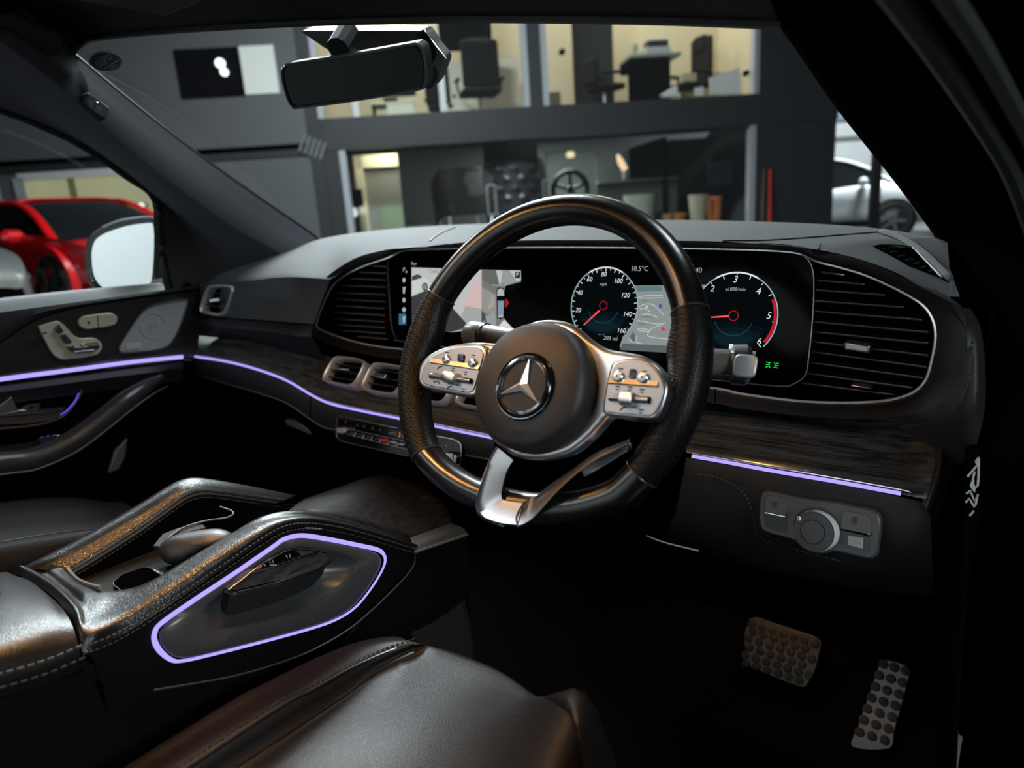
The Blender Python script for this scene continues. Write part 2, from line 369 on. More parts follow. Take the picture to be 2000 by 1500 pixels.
# leaning white sheets
for i, (pts, lab) in enumerate(((((1386, 152), (1445, 132), (1447, 183), (1388, 184)), 'large white board leaning in the right office corner'), (((1357, 172), (1374, 168), (1375, 186), (1358, 187)), 'small white board standing left of the large leaning one'))):
    P = [wpt(*ws(u, v, .55), .55) for u, v in pts]; tag(plate('display_board', P, WB*.03, WHITEW), lab, 'board')
P = [wpt(*ws(u, v, .35), .35) for u, v in ((1291, 185), (1322, 166), (1326, 187), (1298, 190))]
tag(plate('brochure_stand', P, WB*.12, WHITEW, bevel=.01), 'white slanted brochure stand at the foot of the reception desk', 'stand')
P = wpt(ws(760, 195, .9)[0], zof, .9)
dk2 = thing('office_table', 'pale green topped office table seen below the rear-view mirror', 'table', P)
a0, a1 = ws(725, 205, .8)[0], ws(808, 205, .8)[0]; zt = ws(770, 202, .8)[1]
bx('top', a0, a1, zt-.03, zt, .6, 1.2, mat('pale_green_panel'), dk2, .005); bx('front_panel', a0+.25, a1, zof, zt-.03, .62, .66, mat('pale_green_panel'), dk2)
bx('leg', a0+.02, a0+.07, zof, zt-.03, .62, .67, MATTE, dk2)
mn = thing('desk_monitor', 'black monitor on a foot on the pale office table', 'monitor', wpt(a0+.2, zt, .8))
bx('screen', a0+.15, a0+.72, zt+.10, zt+.48, .8, .83, MATTE, mn, .005); bx('foot', a0+.2, a0+.42, zt, zt+.08, .78, .85, MATTE, mn)
# --- ground-floor lounge
lb = 3.4
room(2, sC0-.3, sC1+.6, .75, zof-.11, lb, GREYW, mat('lounge_floor', (.06, .06, .06), .5))
lamp('lounge_ceiling_light', wpt(sC0+.7, zof-.2, .9), wpt(sC0+.4, .9, 1.3), .6, 13, (1, .95, .78))
lamp('lounge_ceiling_light', wpt((sC0+sC1)/2+.2, zof-.2, 1.6), wpt((sC0+sC1)/2+.2, 0, 1.8), 1.4, 110, (.92, 1, .95))
f3 = window(4, sC0, sC1, 0, zbeam, .09, False)
# doorway into a brighter room at the left of the lounge
d1, d2 = ws(692, 330, 1.2)[0], ws(778, 330, 1.2)[0]; zd = ws(735, 302, 1.2)[1]
dr = st(bx('door_2', d1+.14, d2, 0, zd-.2, 1.30, 1.36, mat('grey_door', (.22, .23, .20), .7)))
CRF = mat('cream_frame', (.75, .72, .50), .6)
bx('door_frame', d1, d1+.14, 0, zd, 1.2, 1.34, CRF, dr); bx('lintel', d1, d2, zd-.2, zd, 1.2, 1.34, CRF, dr)
zg = ws(750, 405, 1.2)[1]; bx('lower_panel', d1+.35, d2, 0, zg, 1.27, 1.30, mat('sage_green', (.22, .30, .19), .8), dr)
cb = thing('wall_box', 'small black box with chrome knob beside the cream door frame', 'box', WALL.at(690, 388, -.5))
s, z = ws(690, 388, .5); bx('case', s-.14, s+.14, z-.13, z+.14, .5, .62, MATTE, cb, .01)
q = wpt(*ws(689, 415, .5), .5); MB().lathe(q, -WB, [(.001, .03), (.07, .025), (.08, 0), (.07, -.03)], 20).build('knob', emi('knob_glint', (.9, 1, 1), .9), cb)  # knob's glint put in as a glow of its material
# black partition and grey panels
s0, s1 = ws(947, 330, 1.7)[0], ws(1052, 330, 1.7)[0]; st(bx('wall_partition', s0, s1, 0, ws(1000, 270, 1.7)[1], 1.7, 1.78, MATTE))
s0 = ws(1322, 330, .5)[0]; st(bx('wall_partition', s0, s0+.06, 0, zbeam, 1.2, lb, MATTE)); st(bx('wall_partition', s0+.06, sC1+.2, 0, zbeam, 1.9, 2.0, mat('deep_green_wall', (.016, .019, .018), .7)))
def tub_chair(name, label, c, face, kq, quilted):
    t = thing(name, label, 'chair', c); ex = Vector((math.cos(face), math.sin(face), 0)); ey = Vector((-ex.y, ex.x, 0)); P = lambda x, y, z: Vector(c)+ex*(x*kq)+ey*(y*kq)+ZU*(z*kq)
    M = mat('charcoal_upholstery', (.014, .015, .016), .6)
    MB().box(P(.05, 0, .42), ex*.55*kq, ey*.55*kq, ZU*.16*kq).build('seat', M, t, bevel=.05*kq, seg=3)
    rows = []
    for h, o in ((.34, .0), (.6, .02), (.86, .05), (.90, .03), (.86, -.05), (.5, -.07)):
        rows.append([P(-.32*math.cos(a)*(1+o)+.05, .36*math.sin(a)*(1+o), h if abs(a) < 1.0 else h-.22*(abs(a)-1.0)) for a in [-1.75+3.5*k/20 for k in range(21)]])
    bk = MB().grid(rows).build('backrest', M, t)
    if quilted:
        for i in range(4):
            for j in range(4):
                a = -.75+.45*i+.2*(j % 2); h = .50+.10*j; q = P(-.32*math.cos(a)*1.13+.05, .36*math.sin(a)*1.13, h); e = Vector((math.sin(a), math.cos(a), 0)); e = ex*math.sin(a)+ey*math.cos(a)
                nrm = (q-P(.05, 0, h)).normalized()
                mk('quilt_tuft', [q+e*.055*kq, q+ZU*.04*kq, q-e*.055*kq, q-ZU*.04*kq, q+nrm*.02], [[0, 1, 4], [1, 2, 4], [2, 3, 4], [3, 0, 4]], mat('quilt_leather', (.035, .037, .038), .3), bk, smooth=False)
    for x, y in ((.25, .25), (.25, -.25), (-.22, .25), (-.22, -.25)):
        MB().tube([P(x, y, .34), P(x*1.1, y*1.1, 0)], .018*kq, n=6, up=(1, 0, 0)).build('leg', CHROME, t)
    return t
lc = lambda u, v, b: wpt(ws(u, v, b)[0], .75, b)
tub_chair('tub_chair', 'plain charcoal tub chair left of the black partition in the lounge', lc(905, 390, 2.3), yawin+.25, 1.5, False)
tub_chair('quilted_chair', 'charcoal chair with quilted back in front of the black partition', lc(1008, 380, .9), yawin-.25, 1.5, True)
# chrome door pulls on the glass
for u0, u1, v0, v1, lab in ((950, 970, 362, 418, 'tall chrome loop handle on the lounge glass between the two dark chairs'), (1060, 1070, 352, 388, 'short chrome handle on the lounge glass beside the display case')):
    a, b = ws(u0, v0, -.04), ws(u1, v1, -.04)
    P = [wpt(x, z, -.05) for x, z in rnd([(a[0], a[1]), (b[0], a[1]), (b[0], b[1]), (a[0], b[1])], .02)]
    h = MB().tube(P, .018, closed=True, n=6, up=WB).build('glass_door_handle', mat('handle_steel', (.45, .47, .48), .35, 1)); tag(h, lab, 'handle')
# acrylic display case holding a car wheel
cs = thing('display_case', 'clear acrylic display case with pale green edges holding a wheel', 'display case', lc(1115, 400, .5))
s0, s1 = ws(1068, 340, .5)[0], ws(1165, 340, .5)[0]; z0, z1 = ws(1115, 440, .5)[1], ws(1115, 293, .5)[1]
EDGE = mat('acrylic_edge', (.16, .21, .15), .3, emit=(.5, .65, .45), es=.03)  # faint glow put into the edge material
for a, b, c, d in ((s0, s0+.03, z0, z1), (s1-.03, s1, z0, z1), (s0, s1, z1-.02, z1)): bx('edge', a, b, c, d, .5, .52, EDGE, cs)
for a, b, c, d in ((s0, s0+.012, z0, z1), (s1-.012, s1, z0, z1), (s0, s1, z1-.01, z1)): bx('edge', a, b, c, d, .9, .915, EDGE, cs)
bx('plinth', s0-.02, s1+.02, .75, z0, .48, .95, MATTE, cs)
bx('front_pane', s0+.02, s1-.02, z0, z1-.015, .505, .511, PANE, cs)
whl = thing('show_wheel', 'dark alloy wheel on end inside the acrylic display case', 'wheel', wpt((s0+s1)/2, z0, .7))
c = wpt((s0+s1)/2, (z0+z1)/2-.02, .7); R = (s1-s0)*.40
MB().lathe(c, -WB, [(R*.78, -.08), (R*.97, -.08), (R, 0), (R*.97, .08), (R*.80, .08), (R*.76, .03), (R*.78, -.08)], 36).build('tyre', mat('tyre_rubber', (.02, .022, .022), .6), whl)
MB().lathe(c, -WB, [(.001, .05), (R*.18, .05), (R*.2, .02)], 20).build('hub', mat('hub_pale_green', (.4, .45, .3), .3, .5), whl)  # hub in a pale green-grey tone
for k in range(5):
    a = 2*math.pi*k/5+.3; d = WS*math.cos(a)+ZU*math.sin(a); MB().box(c+d*R*.48-WB*.03, d*R*.62, (ZU*math.cos(a)-WS*math.sin(a))*R*.16, WB*.03).build('spoke', DCHROME, whl, bevel=.01)
q = wpt(*ws(1114, 303, .6), .6); sp = thing('case_spotlight', 'small warm spotlight at the top of the acrylic display case', 'lamp', q)
MB().lathe(q, ZU, [(.001, -.045), (.065, -.03), (.07, .03), (.03, .06)], 16).build('bulb', emi('spot_warm', (1, .85, .55), 1.0), sp)
# table lamp with glowing shade on side table
s, z = ws(1216, 322, 1.6); tl = thing('table_lamp', 'slim table lamp with a glowing amber flame-shaped shade', 'lamp', wpt(s, ws(1216, 360, 1.6)[1], 1.6))
MB().tube(cr([wpt(s-.09, z+.18, 1.6), wpt(s-.03, z+.045, 1.6), wpt(s+.045, z-.09, 1.6)], 5), .06, n=10, up=(1, 0, 0), scale=[.2+.8*math.sin(math.pi*min(1, (k+1.0)/9)*.62) for k in range(11)]).build('shade', emi('amber_glow', (1, .72, .42), 1.1), tl)
MB().tube([wpt(s+.03, z-.10, 1.6), wpt(s+.015, z-.44, 1.6)], .03, n=8, up=(1, 0, 0)).build('stem', mat('lamp_grey', (.2, .21, .21), .5), tl)
MB().lathe(wpt(s+.015, z-.74, 1.6), ZU, [(.001, 0), (.13, 0), (.13, .27), (.05, .31), (.001, .31)], 16).build('base', mat('lamp_base_grey', (.22, .23, .23), .6), tl)
sh = thing('wall_shelf', 'long pale ledge running along the grey lounge wall', 'shelf', wpt(ws(1250, 355, 1.3)[0], ws(1250, 355, 1.3)[1], 1.3))
s0, s1 = ws(1165, 352, 1.3)[0], ws(1322, 352, 1.3)[0]; z = ws(1240, 352, 1.3)[1]; bx('board', s0, s1, z-.02, z+.02, 1.2, 1.4, mat('ledge_grey', (.2, .22, .21), .5), sh); bx('support', s0, s1, .75, z-.02, 1.28, 1.32, mat('ledge_dark', (.05, .055, .055), .6), sh)
def pot(label, u, v, b, r, h, col):
    q = wpt(*ws(u, v, b), b); t = thing('plant_pot', label, 'pot', q)
    MB().lathe(q, ZU, [(.001, 0), (r*.75, 0), (r, h), (r*.9, h), (r*.7, h*.15), (.001, h*.15)], 24).build('body', mat('pot_%d' % (u), col, .6), t)
    MB().lathe(q, ZU, [(r*.9, h*.88), (.001, h*.9)], 16).build('soil', mat('soil', (.02, .015, .01), .95), t)
bn = thing('low_bench', 'low dark bench carrying the pots in the lounge', 'bench', lc(1330, 440, .75))
a0, a1 = ws(1228, 437, .7)[0], ws(1420, 437, .7)[0]; zb = ws(1330, 437, .7)[1]; bx('seat', a0, a1, zb-.05, zb-.005, .45, 1.05, PLAST, bn, .005)
for x in (a0+.05, a1-.1): bx('leg', x, x+.05, .75, zb-.05, .5, 1.0, PLAST, bn)
pot('large pale green pot behind the steering wheel top', 1252, 437, .6, .29, .48, (.30, .34, .27))
pot('pale cream pot before the dark wall, left of the orange one', 1364, 432, .6, .17, .44, (.36, .33, .24))
pot('bright orange pot beside the pale cream pot', 1395, 437, .8, .14, .46, (.60, .17, .04))
pot('low orange bowl at the left foot of the dark wall', 1322, 433, .95, .17, .14, (.55, .22, .04))
pot('small tan bowl partly hidden by the wheel rim', 1305, 433, .5, .11, .13, (.35, .18, .08))
bt = thing('grey_television', 'blue-grey switched-off television on the dark lounge wall', 'television', wpt(*ws(1407, 340, 1.5), 1.5))
a, b = ws(1382, 362, 1.5), ws(1432, 316, 1.5); bx('screen', a[0], b[0], a[1], b[1], 1.5, 1.55, mat('tv_blue_grey', (.09, .11, .14), .35), bt, .005); bx('top_edge', a[0], b[0], b[1], b[1]+.02, 1.49, 1.55, mat('tv_edge', (.16, .19, .22), .4), bt)
# poles leaning on the dark wall
for u0, v0, u1, v1, col, lab in ((1493, 330, 1480, 436, (.12, .04, .02), 'brown broom handle leaning on the dark wall'), (1504, 332, 1498, 436, (.75, .03, .03), 'red pole leaning on the dark wall right of the brown handle')):
    t = thing('pole', lab, 'pole', wpt(ws(u1, v1, -.15)[0], 0, -.15)); a, b = wpt(*ws(u0, v0, -.06), -.06), wpt(ws(u1, v1, -.15)[0]-.02, 0.04, -.3)
    MB().tube([a, b], .020, n=8, up=WB).build('shaft', mat('pole_%d' % u0, col, .4), t); MB().tube([a, a.lerp(b, .04)], .018, n=8, up=WB).build('grip', PLAST, t)
# --- glazed end of the showroom and the bright yard beyond
sG = ws(1640, 330)[0]
DOORF = mat('door_frame_black', (.012, .012, .014), .4)
def post(name, u, v, wdt, b, z1=3.6): s = ws(u, v, b)[0]; return st(bx(name, s-wdt/2, s+wdt/2, 0, z1, b-.04, b+.06, DOORF))
st(bx('floor', ws(1560, 300, 9)[0], ws(2050, 300, 9)[0], 0, .25, 1.0, 9.0, mat('yard_paving', (.2, .2, .2), .8)))
post('door_3', 1612, 330, .24, .4, 8); post('trim_5', 1570, 330, .15, .1, 8); p4 = post('trim_6', 1708, 400, .15, .4, 6); post('trim_7', 1880, 400, .15, .4, 6)
bxs = ws(1625, 205, .4); st(bx('trim_8', bxs[0], bxs[0]+3, bxs[1]-.12, bxs[1]+.1, .36, .46, DOORF))
st(bx('window_5', bxs[0], bxs[0]+3, 0, 6.6, .40, .408, PANE))
hd = MB().lathe(WALL.at(1613, 326, -.30), -WB, [(.001, .05), (.045, .045), (.05, 0), (.045, -.05)], 14); o = hd.build('push_button', emi('button_white', (.9, 1, .95), .9)); tag(o, 'small white lit push button on the black glass door frame', 'button')
yb = 9.0
a0, a1 = ws(1560, 300, yb)[0], ws(2050, 300, yb)[0]
zys = ws(1665, 238, yb)[1]; st(bx('wall_yard', a0, a1, 0, zys, yb, yb+.1, WHITEW)); zt = ws(1680, 268, yb)[1]
st(bx('trim_9', a0, a1, zt-.08, zt+.05, yb-.05, yb, mat('grey_trim', (.2, .2, .2), .5)))
st(bx('wall_yard', a0, a1, zys, 10, yb+.2, yb+.3, mat('night_grey', (.10, .12, .15), .8)))
sg = thing('yard_sign', 'blue and white lettered sign high on the white yard wall', 'sign', wpt(ws(1665, 226, yb-.1)[0], ws(1665, 235, yb-.1)[1], yb-.1))
a, b = ws(1630, 236, yb-.1), ws(1720, 214, yb-.1); bx('board', a[0], b[0], a[1], b[1], yb-.1, yb-.05, mat('sign_white', (.5, .55, .6), .5), sg)
text('lettering', 'AUTOS', wpt((a[0]+b[0])/2-.1, (a[1]+b[1])/2, yb-.11), WS, ZU, .42, mat('sign_blue', (.04, .12, .30), .5), sg)
lamp('yard_floodlight', wpt(ws(1700, 300, 3)[0], 6.0, 1.5), wpt(ws(1740, 400, 5)[0], .8, 5), 1.5, 1000, (.88, .95, 1), size_y=1.5)
# ================================================================== OTHER CARS (body shells lofted from stations)
def car(name, label, pos, head, paint, L=4.4, Wd=1.82, H=1.62, cowl=1.12, belt=1.0, bonnet=1.0, wt_=.20):
    t = thing(name, label, 'car', pos)
    ex = Vector((math.cos(head), math.sin(head), 0)); ey = Vector((-ex.y, ex.x, 0)); O = Vector(pos)
    P = lambda x, y, z: O+ex*x+ey*y+ZU*z
    h = Wd/2; f = L/2
    # lower body: stations (x, half width, sill z, shoulder z, top z)
    stn = [(-f, .55*h, .42, .75, .88), (-f+.06, .80*h, .34, .80, .97), (-f+.35, .96*h, .26, .86, belt+.02), (-f*.45, h, .22, .90, belt), (0, h, .22, .88, belt-.01), (f*.36, h, .22, .86, cowl-.08), (f*.62, .98*h, .24, .84, bonnet), (f*.86, .88*h, .28, .74, bonnet-.10), (f*.97, .66*h, .34, .62, bonnet-.26), (f, .5*h, .40, .55, bonnet-.38)]
    rows = []
    for x, w_, zs, zm, zt in stn:
        rows.append([P(x, w_*a, b) for a, b in ((-.80, zs), (-.98, zs+.10), (-1.0, zm*.75), (-1.0, zm), (-.94, zt-.03), (-.80, zt), (-.4, zt+.03), (0, zt+.04), (.4, zt+.03), (.80, zt), (.94, zt-.03), (1.0, zm), (1.0, zm*.75), (.98, zs+.10), (.80, zs))])
    g = MB().grid(surf(rows, 3, 4)); o = g.build('body', paint, t, ang=60)
    # greenhouse
    gs = [(-f+.30, .70*h, belt+.02), (-f+.62, .70*h, H-.16), (-.55, .68*h, H), (wt_, .66*h, H-.03), (wt_*.5+f*.30, .71*h, (H+cowl)/2+.02), (f*.60, .78*h, cowl-.06)]
    DG = mat('dark_car_glass', (.008, .010, .011), .06)
    lower = lambda x: .92*h
    rows = []
    for x, wt, zt in gs:
        rows.append([P(x, -.93*h, belt-.06 if x < f*.3 else cowl-.14), P(x, -(wt+(.93*h-wt)*.35), belt+(zt-belt)*.6 if zt > belt else zt), P(x, -wt, zt-.02 if zt > belt else zt), P(x, -wt*.5, zt+.015), P(x, 0, zt+.02), P(x, wt*.5, zt+.015), P(x, wt, zt-.02 if zt > belt else zt), P(x, (wt+(.93*h-wt)*.35), belt+(zt-belt)*.6 if zt > belt else zt), P(x, .93*h, belt-.06 if x < f*.3 else cowl-.14)])
    MB().grid(surf(rows, 4, 3)).build('glasshouse', DG, t, ang=60)
    # roof skin and pillars in paint
    rr = [[P(x, wt*k, zt+(.034 if abs(k) < .9 else .008)) for k in (-1.03, -.6, 0, .6, 1.03)] for x, wt, zt in gs[1:4]]
    MB().grid(surf(rr, 3, 4)).build('roof', paint, t, solid=.02)
    for s in (-1, 1):
        wt = gs[3][1]
        MB().tube(cr([P(-.55, s*.69*h, H-.01), P(wt_, s*.675*h, H-.03), P(wt_*.5+f*.30, s*.73*h, (H+cowl)/2+.03), P(f*.60, s*.83*h, cowl-.07)], 5), .045, n=8, sy=.6).build('pillar', paint, t)
        MB().tube(cr([P(-f+.30, s*.80*h, belt), P(-f+.60, s*.72*h, H-.18), P(-.55, s*.69*h, H-.01)], 5), .07, n=8, sy=.6).build('pillar', paint, t)
        c = P(f*.36, s*1.08*h, belt+.10); MB().tube([c-ey*s*.13, c-ey*s*.08, c+ey*s*.04, c+ey*s*.10], .085, n=12, up=ex, scale=[.35, .9, 1, .5]).build('door_mirror', paint, t)
        hl = MB().tube([P(f*.80, s*.82*h, bonnet-.22), P(f*.93, s*.66*h, bonnet-.30)], .07, n=10, sy=.6).build('headlamp', mat('headlamp_glass', (.25, .27, .28), .15, .3), t)
        for x in (-f*.60, f*.62):
            c = P(x, s*.90*h, .33); wh = MB().lathe(c, ey*s, [(.20, -.10), (.32, -.10), (.335, -.05), (.335, .07), (.32, .10), (.23, .10), (.22, .06)], 28).build('wheel', mat('tyre_rubber'), t)
            MB().lathe(c, ey*s, [(.22, .06), (.05, .08), (.001, .085)], 20).build('alloy_disc', mat('alloy_dark', (.06, .06, .065), .35, .6), wh)
            for k in range(5):
                a = 2*math.pi*k/5; d = ex*math.cos(a)+ZU*math.sin(a); MB().box(c+ey*s*.085+d*.12, d*.20, (ZU*math.cos(a)-ex*math.sin(a))*.04, ey*.02).build('spoke', mat('alloy_silver', (.35, .36, .37), .35, .9), wh)
            MB().lathe(P(x, s*.955*h, .36), ey*s, [(.40, -.03), (.40, .055), (.345, .058), (.345, -.03)], 30).build('wheel_arch', MATTE if 'white' in label else paint, t)
        MB().box(P(0, s*1.0*h, .30), ex*L*.5, ey*.04, ZU*.12).build('sill', MATTE, t, bevel=.015)
    return t
RED = mat('red_car_paint', (.62, .006, .010), .25, coat=1.0)
WHITEP = mat('white_car_paint', (.80, .84, .86), .3, coat=.6)
SILVP = mat('silver_car_paint', (.14, .15, .15), .35, .3, coat=.5)
q = X(118, 478, -5.0)
def place(u, v, d, z): p = CAM+ray(u, v)*d; return p
def place_car(u, v, d, z, off, head, **k):
    '''the near windscreen corner (x .60, y -.83 h, cowl) sits under photo point (u, v)'''
    p = place(u, v, d, 0); return p
hd = _y+rad(-33); ex = Vector((math.cos(hd), math.sin(hd), 0)); ey = Vector((-ex.y, ex.x, 0)); LR = 3.92
p = place(114, 482, 6.85, 0); base = Vector((p.x, p.y, .54))-ex*(LR/2*.60)+ey*.68
car('red_car', 'bright red car parked beyond the passenger window', base, hd, RED, L=LR, Wd=1.64, H=1.24, cowl=.81, belt=.75, bonnet=.77, wt_=.19)
pt = thing('display_plinth', 'low dark display plinth under the red car', 'plinth', (base.x, base.y, 0))
MB().box((base.x, base.y, .26), ex*3.6, ey*1.6, ZU*.51).build('block', ROOMD, pt, bevel=.02)
p = place(47, 520, 4.4, 0); hd2 = _y+rad(-8); ex = Vector((math.cos(hd2), math.sin(hd2), 0)); ey = Vector((-ex.y, ex.x, 0))
car('silver_car', 'silver-grey car nose in front of the red car at the left frame edge', Vector((p.x, p.y, 0))-ex*3.3+ey*.95, hd2, SILVP, L=4.0, Wd=1.75, H=1.5, cowl=1.25, belt=1.2, bonnet=1.34)
p = place(1745, 425, 13.5, 0); hd3 = _y-rad(30); ex = Vector((math.cos(hd3), math.sin(hd3), 0)); ey = Vector((-ex.y, ex.x, 0))
car('white_car', 'white car lit brightly beyond the glass doors', Vector((p.x, p.y, .25))-ex*(4.3/2*.62)+ey*.8, hd3, WHITEP, L=4.3, Wd=1.8, H=1.62, cowl=1.14, belt=1.02, bonnet=1.02)
lamp('red_car_fill', (-4.2, 3.6, 5.1), (-4.4, 4.6, .8), 1.2, 480, COOL, size_y=.6)  # unseen lamp added to brighten the red car
# lit cream room behind the side glass
a, b = ws(48, 430), ws(300, 342)
z0, z1 = .3, (ws(50, 348)[1]+ws(200, 338)[1])/2
s0, s1 = ws(48, 390)[0], ws(330, 390)[0]
bx_('trim_10', s0-.07, s0+.07, z0, z1, -.06, .0, FRAME); bx_('trim_11', s0, s1, z1-.04, z1+.06, -.06, .0, mat('white_frame'))
w6 = st(bx('window_6', s0+.05, s1, z0, z1-.03, -.05, -.04, PANE))
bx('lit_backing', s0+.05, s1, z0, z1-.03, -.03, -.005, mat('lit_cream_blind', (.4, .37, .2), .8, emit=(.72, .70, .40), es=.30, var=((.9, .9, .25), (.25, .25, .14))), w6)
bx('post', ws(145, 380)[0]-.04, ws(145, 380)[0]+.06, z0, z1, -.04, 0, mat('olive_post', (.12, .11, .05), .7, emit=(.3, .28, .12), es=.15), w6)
bx_('trim_12', -11, sL, ws(50, 330)[1]-.05, ws(50, 318)[1], -.03, .0, ROOMD)
for i, (u, v, lab) in enumerate(((205, 399, 'glowing disc for a dim warm lamp reflection in the lit side window, the left one'), (276, 403, 'glowing disc for a bright white lamp reflection in the lit side window above the door mirror'))):
    q = WALL.at(u, v, .12); sp_l = thing('window_reflection', lab, 'lamp', q); MB().lathe(q, -WB, [(.05, -.06), (.05, 0), (.03, .012), (.001, .014)], 18).build('lens', emi('win_reflection_%d' % i, ((.75, .72, .45), (1, 1, .95))[i], (1.0, 1.6)[i]), sp_l); MB().lathe(q, -WB, [(.056, -.10), (.056, -.004), (.05, -.004)], 18).build('can', MATTE, sp_l)  # glowing discs and cans added for lamps reflected in the side window
s, _z = ws(2, 400); bx_('trim_13', s-.06, s+.03, 0, ws(5, 345)[1], -.05, 0, FRAME)
# pale wall behind the car, what the door mirror looks at
st(MB().box((-1.8, -6.6, 1.7), (8, 0, 0), (0, .1, 0), (0, 0, 3.4)).build('wall_rear', WHITEW, smooth=False))
lamp('rear_wall_fill', (-1.6, -4.6, 4.6), (-1.6, -6.6, 1.5), 3.0, 330, COOL, size_y=.4)  # unseen lamp added to keep that wall bright in the door mirror
# ================================================================== CAR SHELL: pillars, roof header, windscreen, mirrors
PILC = mat('pillar_cloth', (.12, .125, .14), .85, spec=.15, bump=('noise', 700, .1))
RUB = mat('black_rubber', (.012, .012, .012), .45)
lp = thing('windscreen_pillar', 'dark cloth-covered windscreen pillar on the passenger side', 'pillar', X(330, 560, -.74))
cols = [((40, 20, -.53), (-25, 60, -.52), (-120, 95, -.56), (-260, 100, -.66)), ((140, 105, -.57), (95, 150, -.56), (30, 175, -.60), (-60, 190, -.70)), ((230, 180, -.60), (172, 218, -.585), (110, 232, -.63), (60, 235, -.705)), ((330, 260, -.635), (268, 302, -.615), (205, 300, -.66), (160, 283, -.715)),
        ((430, 335, -.66), (362, 376, -.64), (295, 372, -.68), (250, 345, -.725)), ((530, 405, -.68), (455, 442, -.665), (370, 440, -.70), (303, 388, -.735)), ((600, 453, -.695), (530, 484, -.68), (420, 500, -.71), (312, 480, -.74)), ((660, 500, -.705), (590, 520, -.69), (480, 550, -.715), (335, 585, -.74))]
cols = [(c[0], (c[1][0], c[1][1], c[1][2]+.028), (c[2][0], c[2][1], c[2][2]-.045), c[3]) for c in cols]
rows = [[X(*c[i]) for c in cols] for i in range(4)]
ltrim = surface('trim_cover', rows, PILC, lp, 5, 5, solid=.004, off=-1); DL = drape(ltrim)
up_edge = cr([X(*c[0]) for c in cols], 5); lo_edge = cr([X(*c[3]) for c in cols], 5)
MB().tube(up_edge, .006, n=8).build('seal', RUB, lp); MB().tube(lo_edge, .009, n=8).build('seal', RUB, lp)
bo_ = [DL(p.x, p.y, .001) for p in rnd([(157, 184), (172, 180), (214, 212), (207, 231), (196, 228), (160, 200)], 4)]
bn = (CAM-bo_[0]).normalized()
bd = plate('airbag_badge', bo_, bn*.006, mat('badge_grey', (.055, .056, .058), .45), lp, bevel=.0015)
MB().lathe(DL(182, 204, .007), bn, [(.0035, 0), (.003, .0015), (.001, .002)], 12).build('screw_cap', DCHROME, lp)
# roof header and visor above the windscreen
hd = thing('roof_header', 'dark roof lining strip above the windscreen', 'headliner', X(300, 60, -.45))
top = [(-140, -80, -.62), (140, 100, -.57), (165, 84, -.555), (230, 66, -.50)]
hr0 = [X(140, 104, -.57), X(152, 90, -.56), X(185, 74, -.54), Y(330, 58, .03), Y(600, 42, .06), Y(900, 34, .09), Y(1250, 36, .11), Y(1530, 44, .10)]
hr1 = [X(60, 100, -.57), X(60, 40, -.55), X(120, 10, -.53), Y(330, -20, -.05), Y(600, -40, -.02), Y(900, -50, .0), Y(1250, -48, .02), Y(1560, -40, .0)]
hr2 = [p+Vector((0, -.25, .03)) for p in hr1]
surface('lining', [hr0, hr1, hr2], mat('headliner_cloth', (.010, .0105, .011), .85), hd, 5, 4, solid=.004, off=1)
MB().tube(cr(hr0, 5), .006, n=8).build('seal', RUB, hd)
for sx in (-1, 1): MB().grid([[(sx*x, y, z) for x, z in ((.70, 1.50), (.62, 1.66), (.44, 1.715))] for y in (-.16, -.6, -1.1, -1.7)]).build('roof_lining', mat('headliner_cloth'), hd, solid=.02, off=1)
MB().grid([[(x, y, z) for x, z in ((-.44, 1.715), (-.2, 1.735), (.2, 1.735), (.44, 1.715))] for y in (-.14, -.28)]).build('roof_lining', mat('headliner_cloth'), hd, solid=.02, off=1)
MB().box((.08, -.22, 1.600), (.24, 0, 0), (0, .22, 0), (0, 0, .03)).build('overhead_console', PLAST, hd, bevel=.008)
MB().box((.36, -.22, 1.585), (.10, 0, 0), (0, .08, 0), (0, 0, .02)).build('lamp_housing', PLAST, hd, bevel=.004); MB().box((.36, -.22, 1.572), (.06, 0, 0), (0, .05, 0), (0, 0, .004)).build('reading_lamp', emi('reading_lamp_lens', (1, .55, .22), 6), hd)
q = MB().box((.08, -.22, 1.580), (.07, 0, 0), (0, .05, 0), (0, 0, .004)).build('reading_lamp', emi('reading_lamp_lens', (1, .55, .22), 6), hd)
vis = [X(-60, 60, -.50), X(40, 40, -.47), X(125, 75, -.49), X(120, 108, -.51), X(90, 112, -.53), X(-40, 100, -.55)]
plate('sun_visor', vis, (0, -.005, .014), mat('visor_vinyl', (.025, .026, .027), .7), hd, bevel=.005)
vb = Pl(X(30, 90, -.512), CAM-X(30, 90, -.512)); plate_px('visor_clip', vb, rnd([(4, 79), (50, 88), (44, 95), (10, 90)], 3), .003, .004, mat('clip_grey', (.08, .082, .085), .5), hd, bevel=.001)
# windscreen
bot = [X(600, 462, -.70), Y(850, 447, .85), Y(1150, 438, .91), Y(1430, 438, .85), Y(1700, 452, .72), Y(1880, 480, .60)]
tops = [X(120, 96, -.575), Y(420, 50, .05), Y(760, 36, .08), Y(1100, 34, .10), Y(1400, 38, .10), Y(1570, 60, .12)]
mid = [a.lerp(b, .5)+Vector((0, .03, .025)) for a, b in zip(bot, tops)]
wscreen = surface('window_7', [bot, mid, tops], glassmat('windscreen_glass', (.92, .95, .94), .05), None, 5, 8); wscreen['kind'] = 'structure'
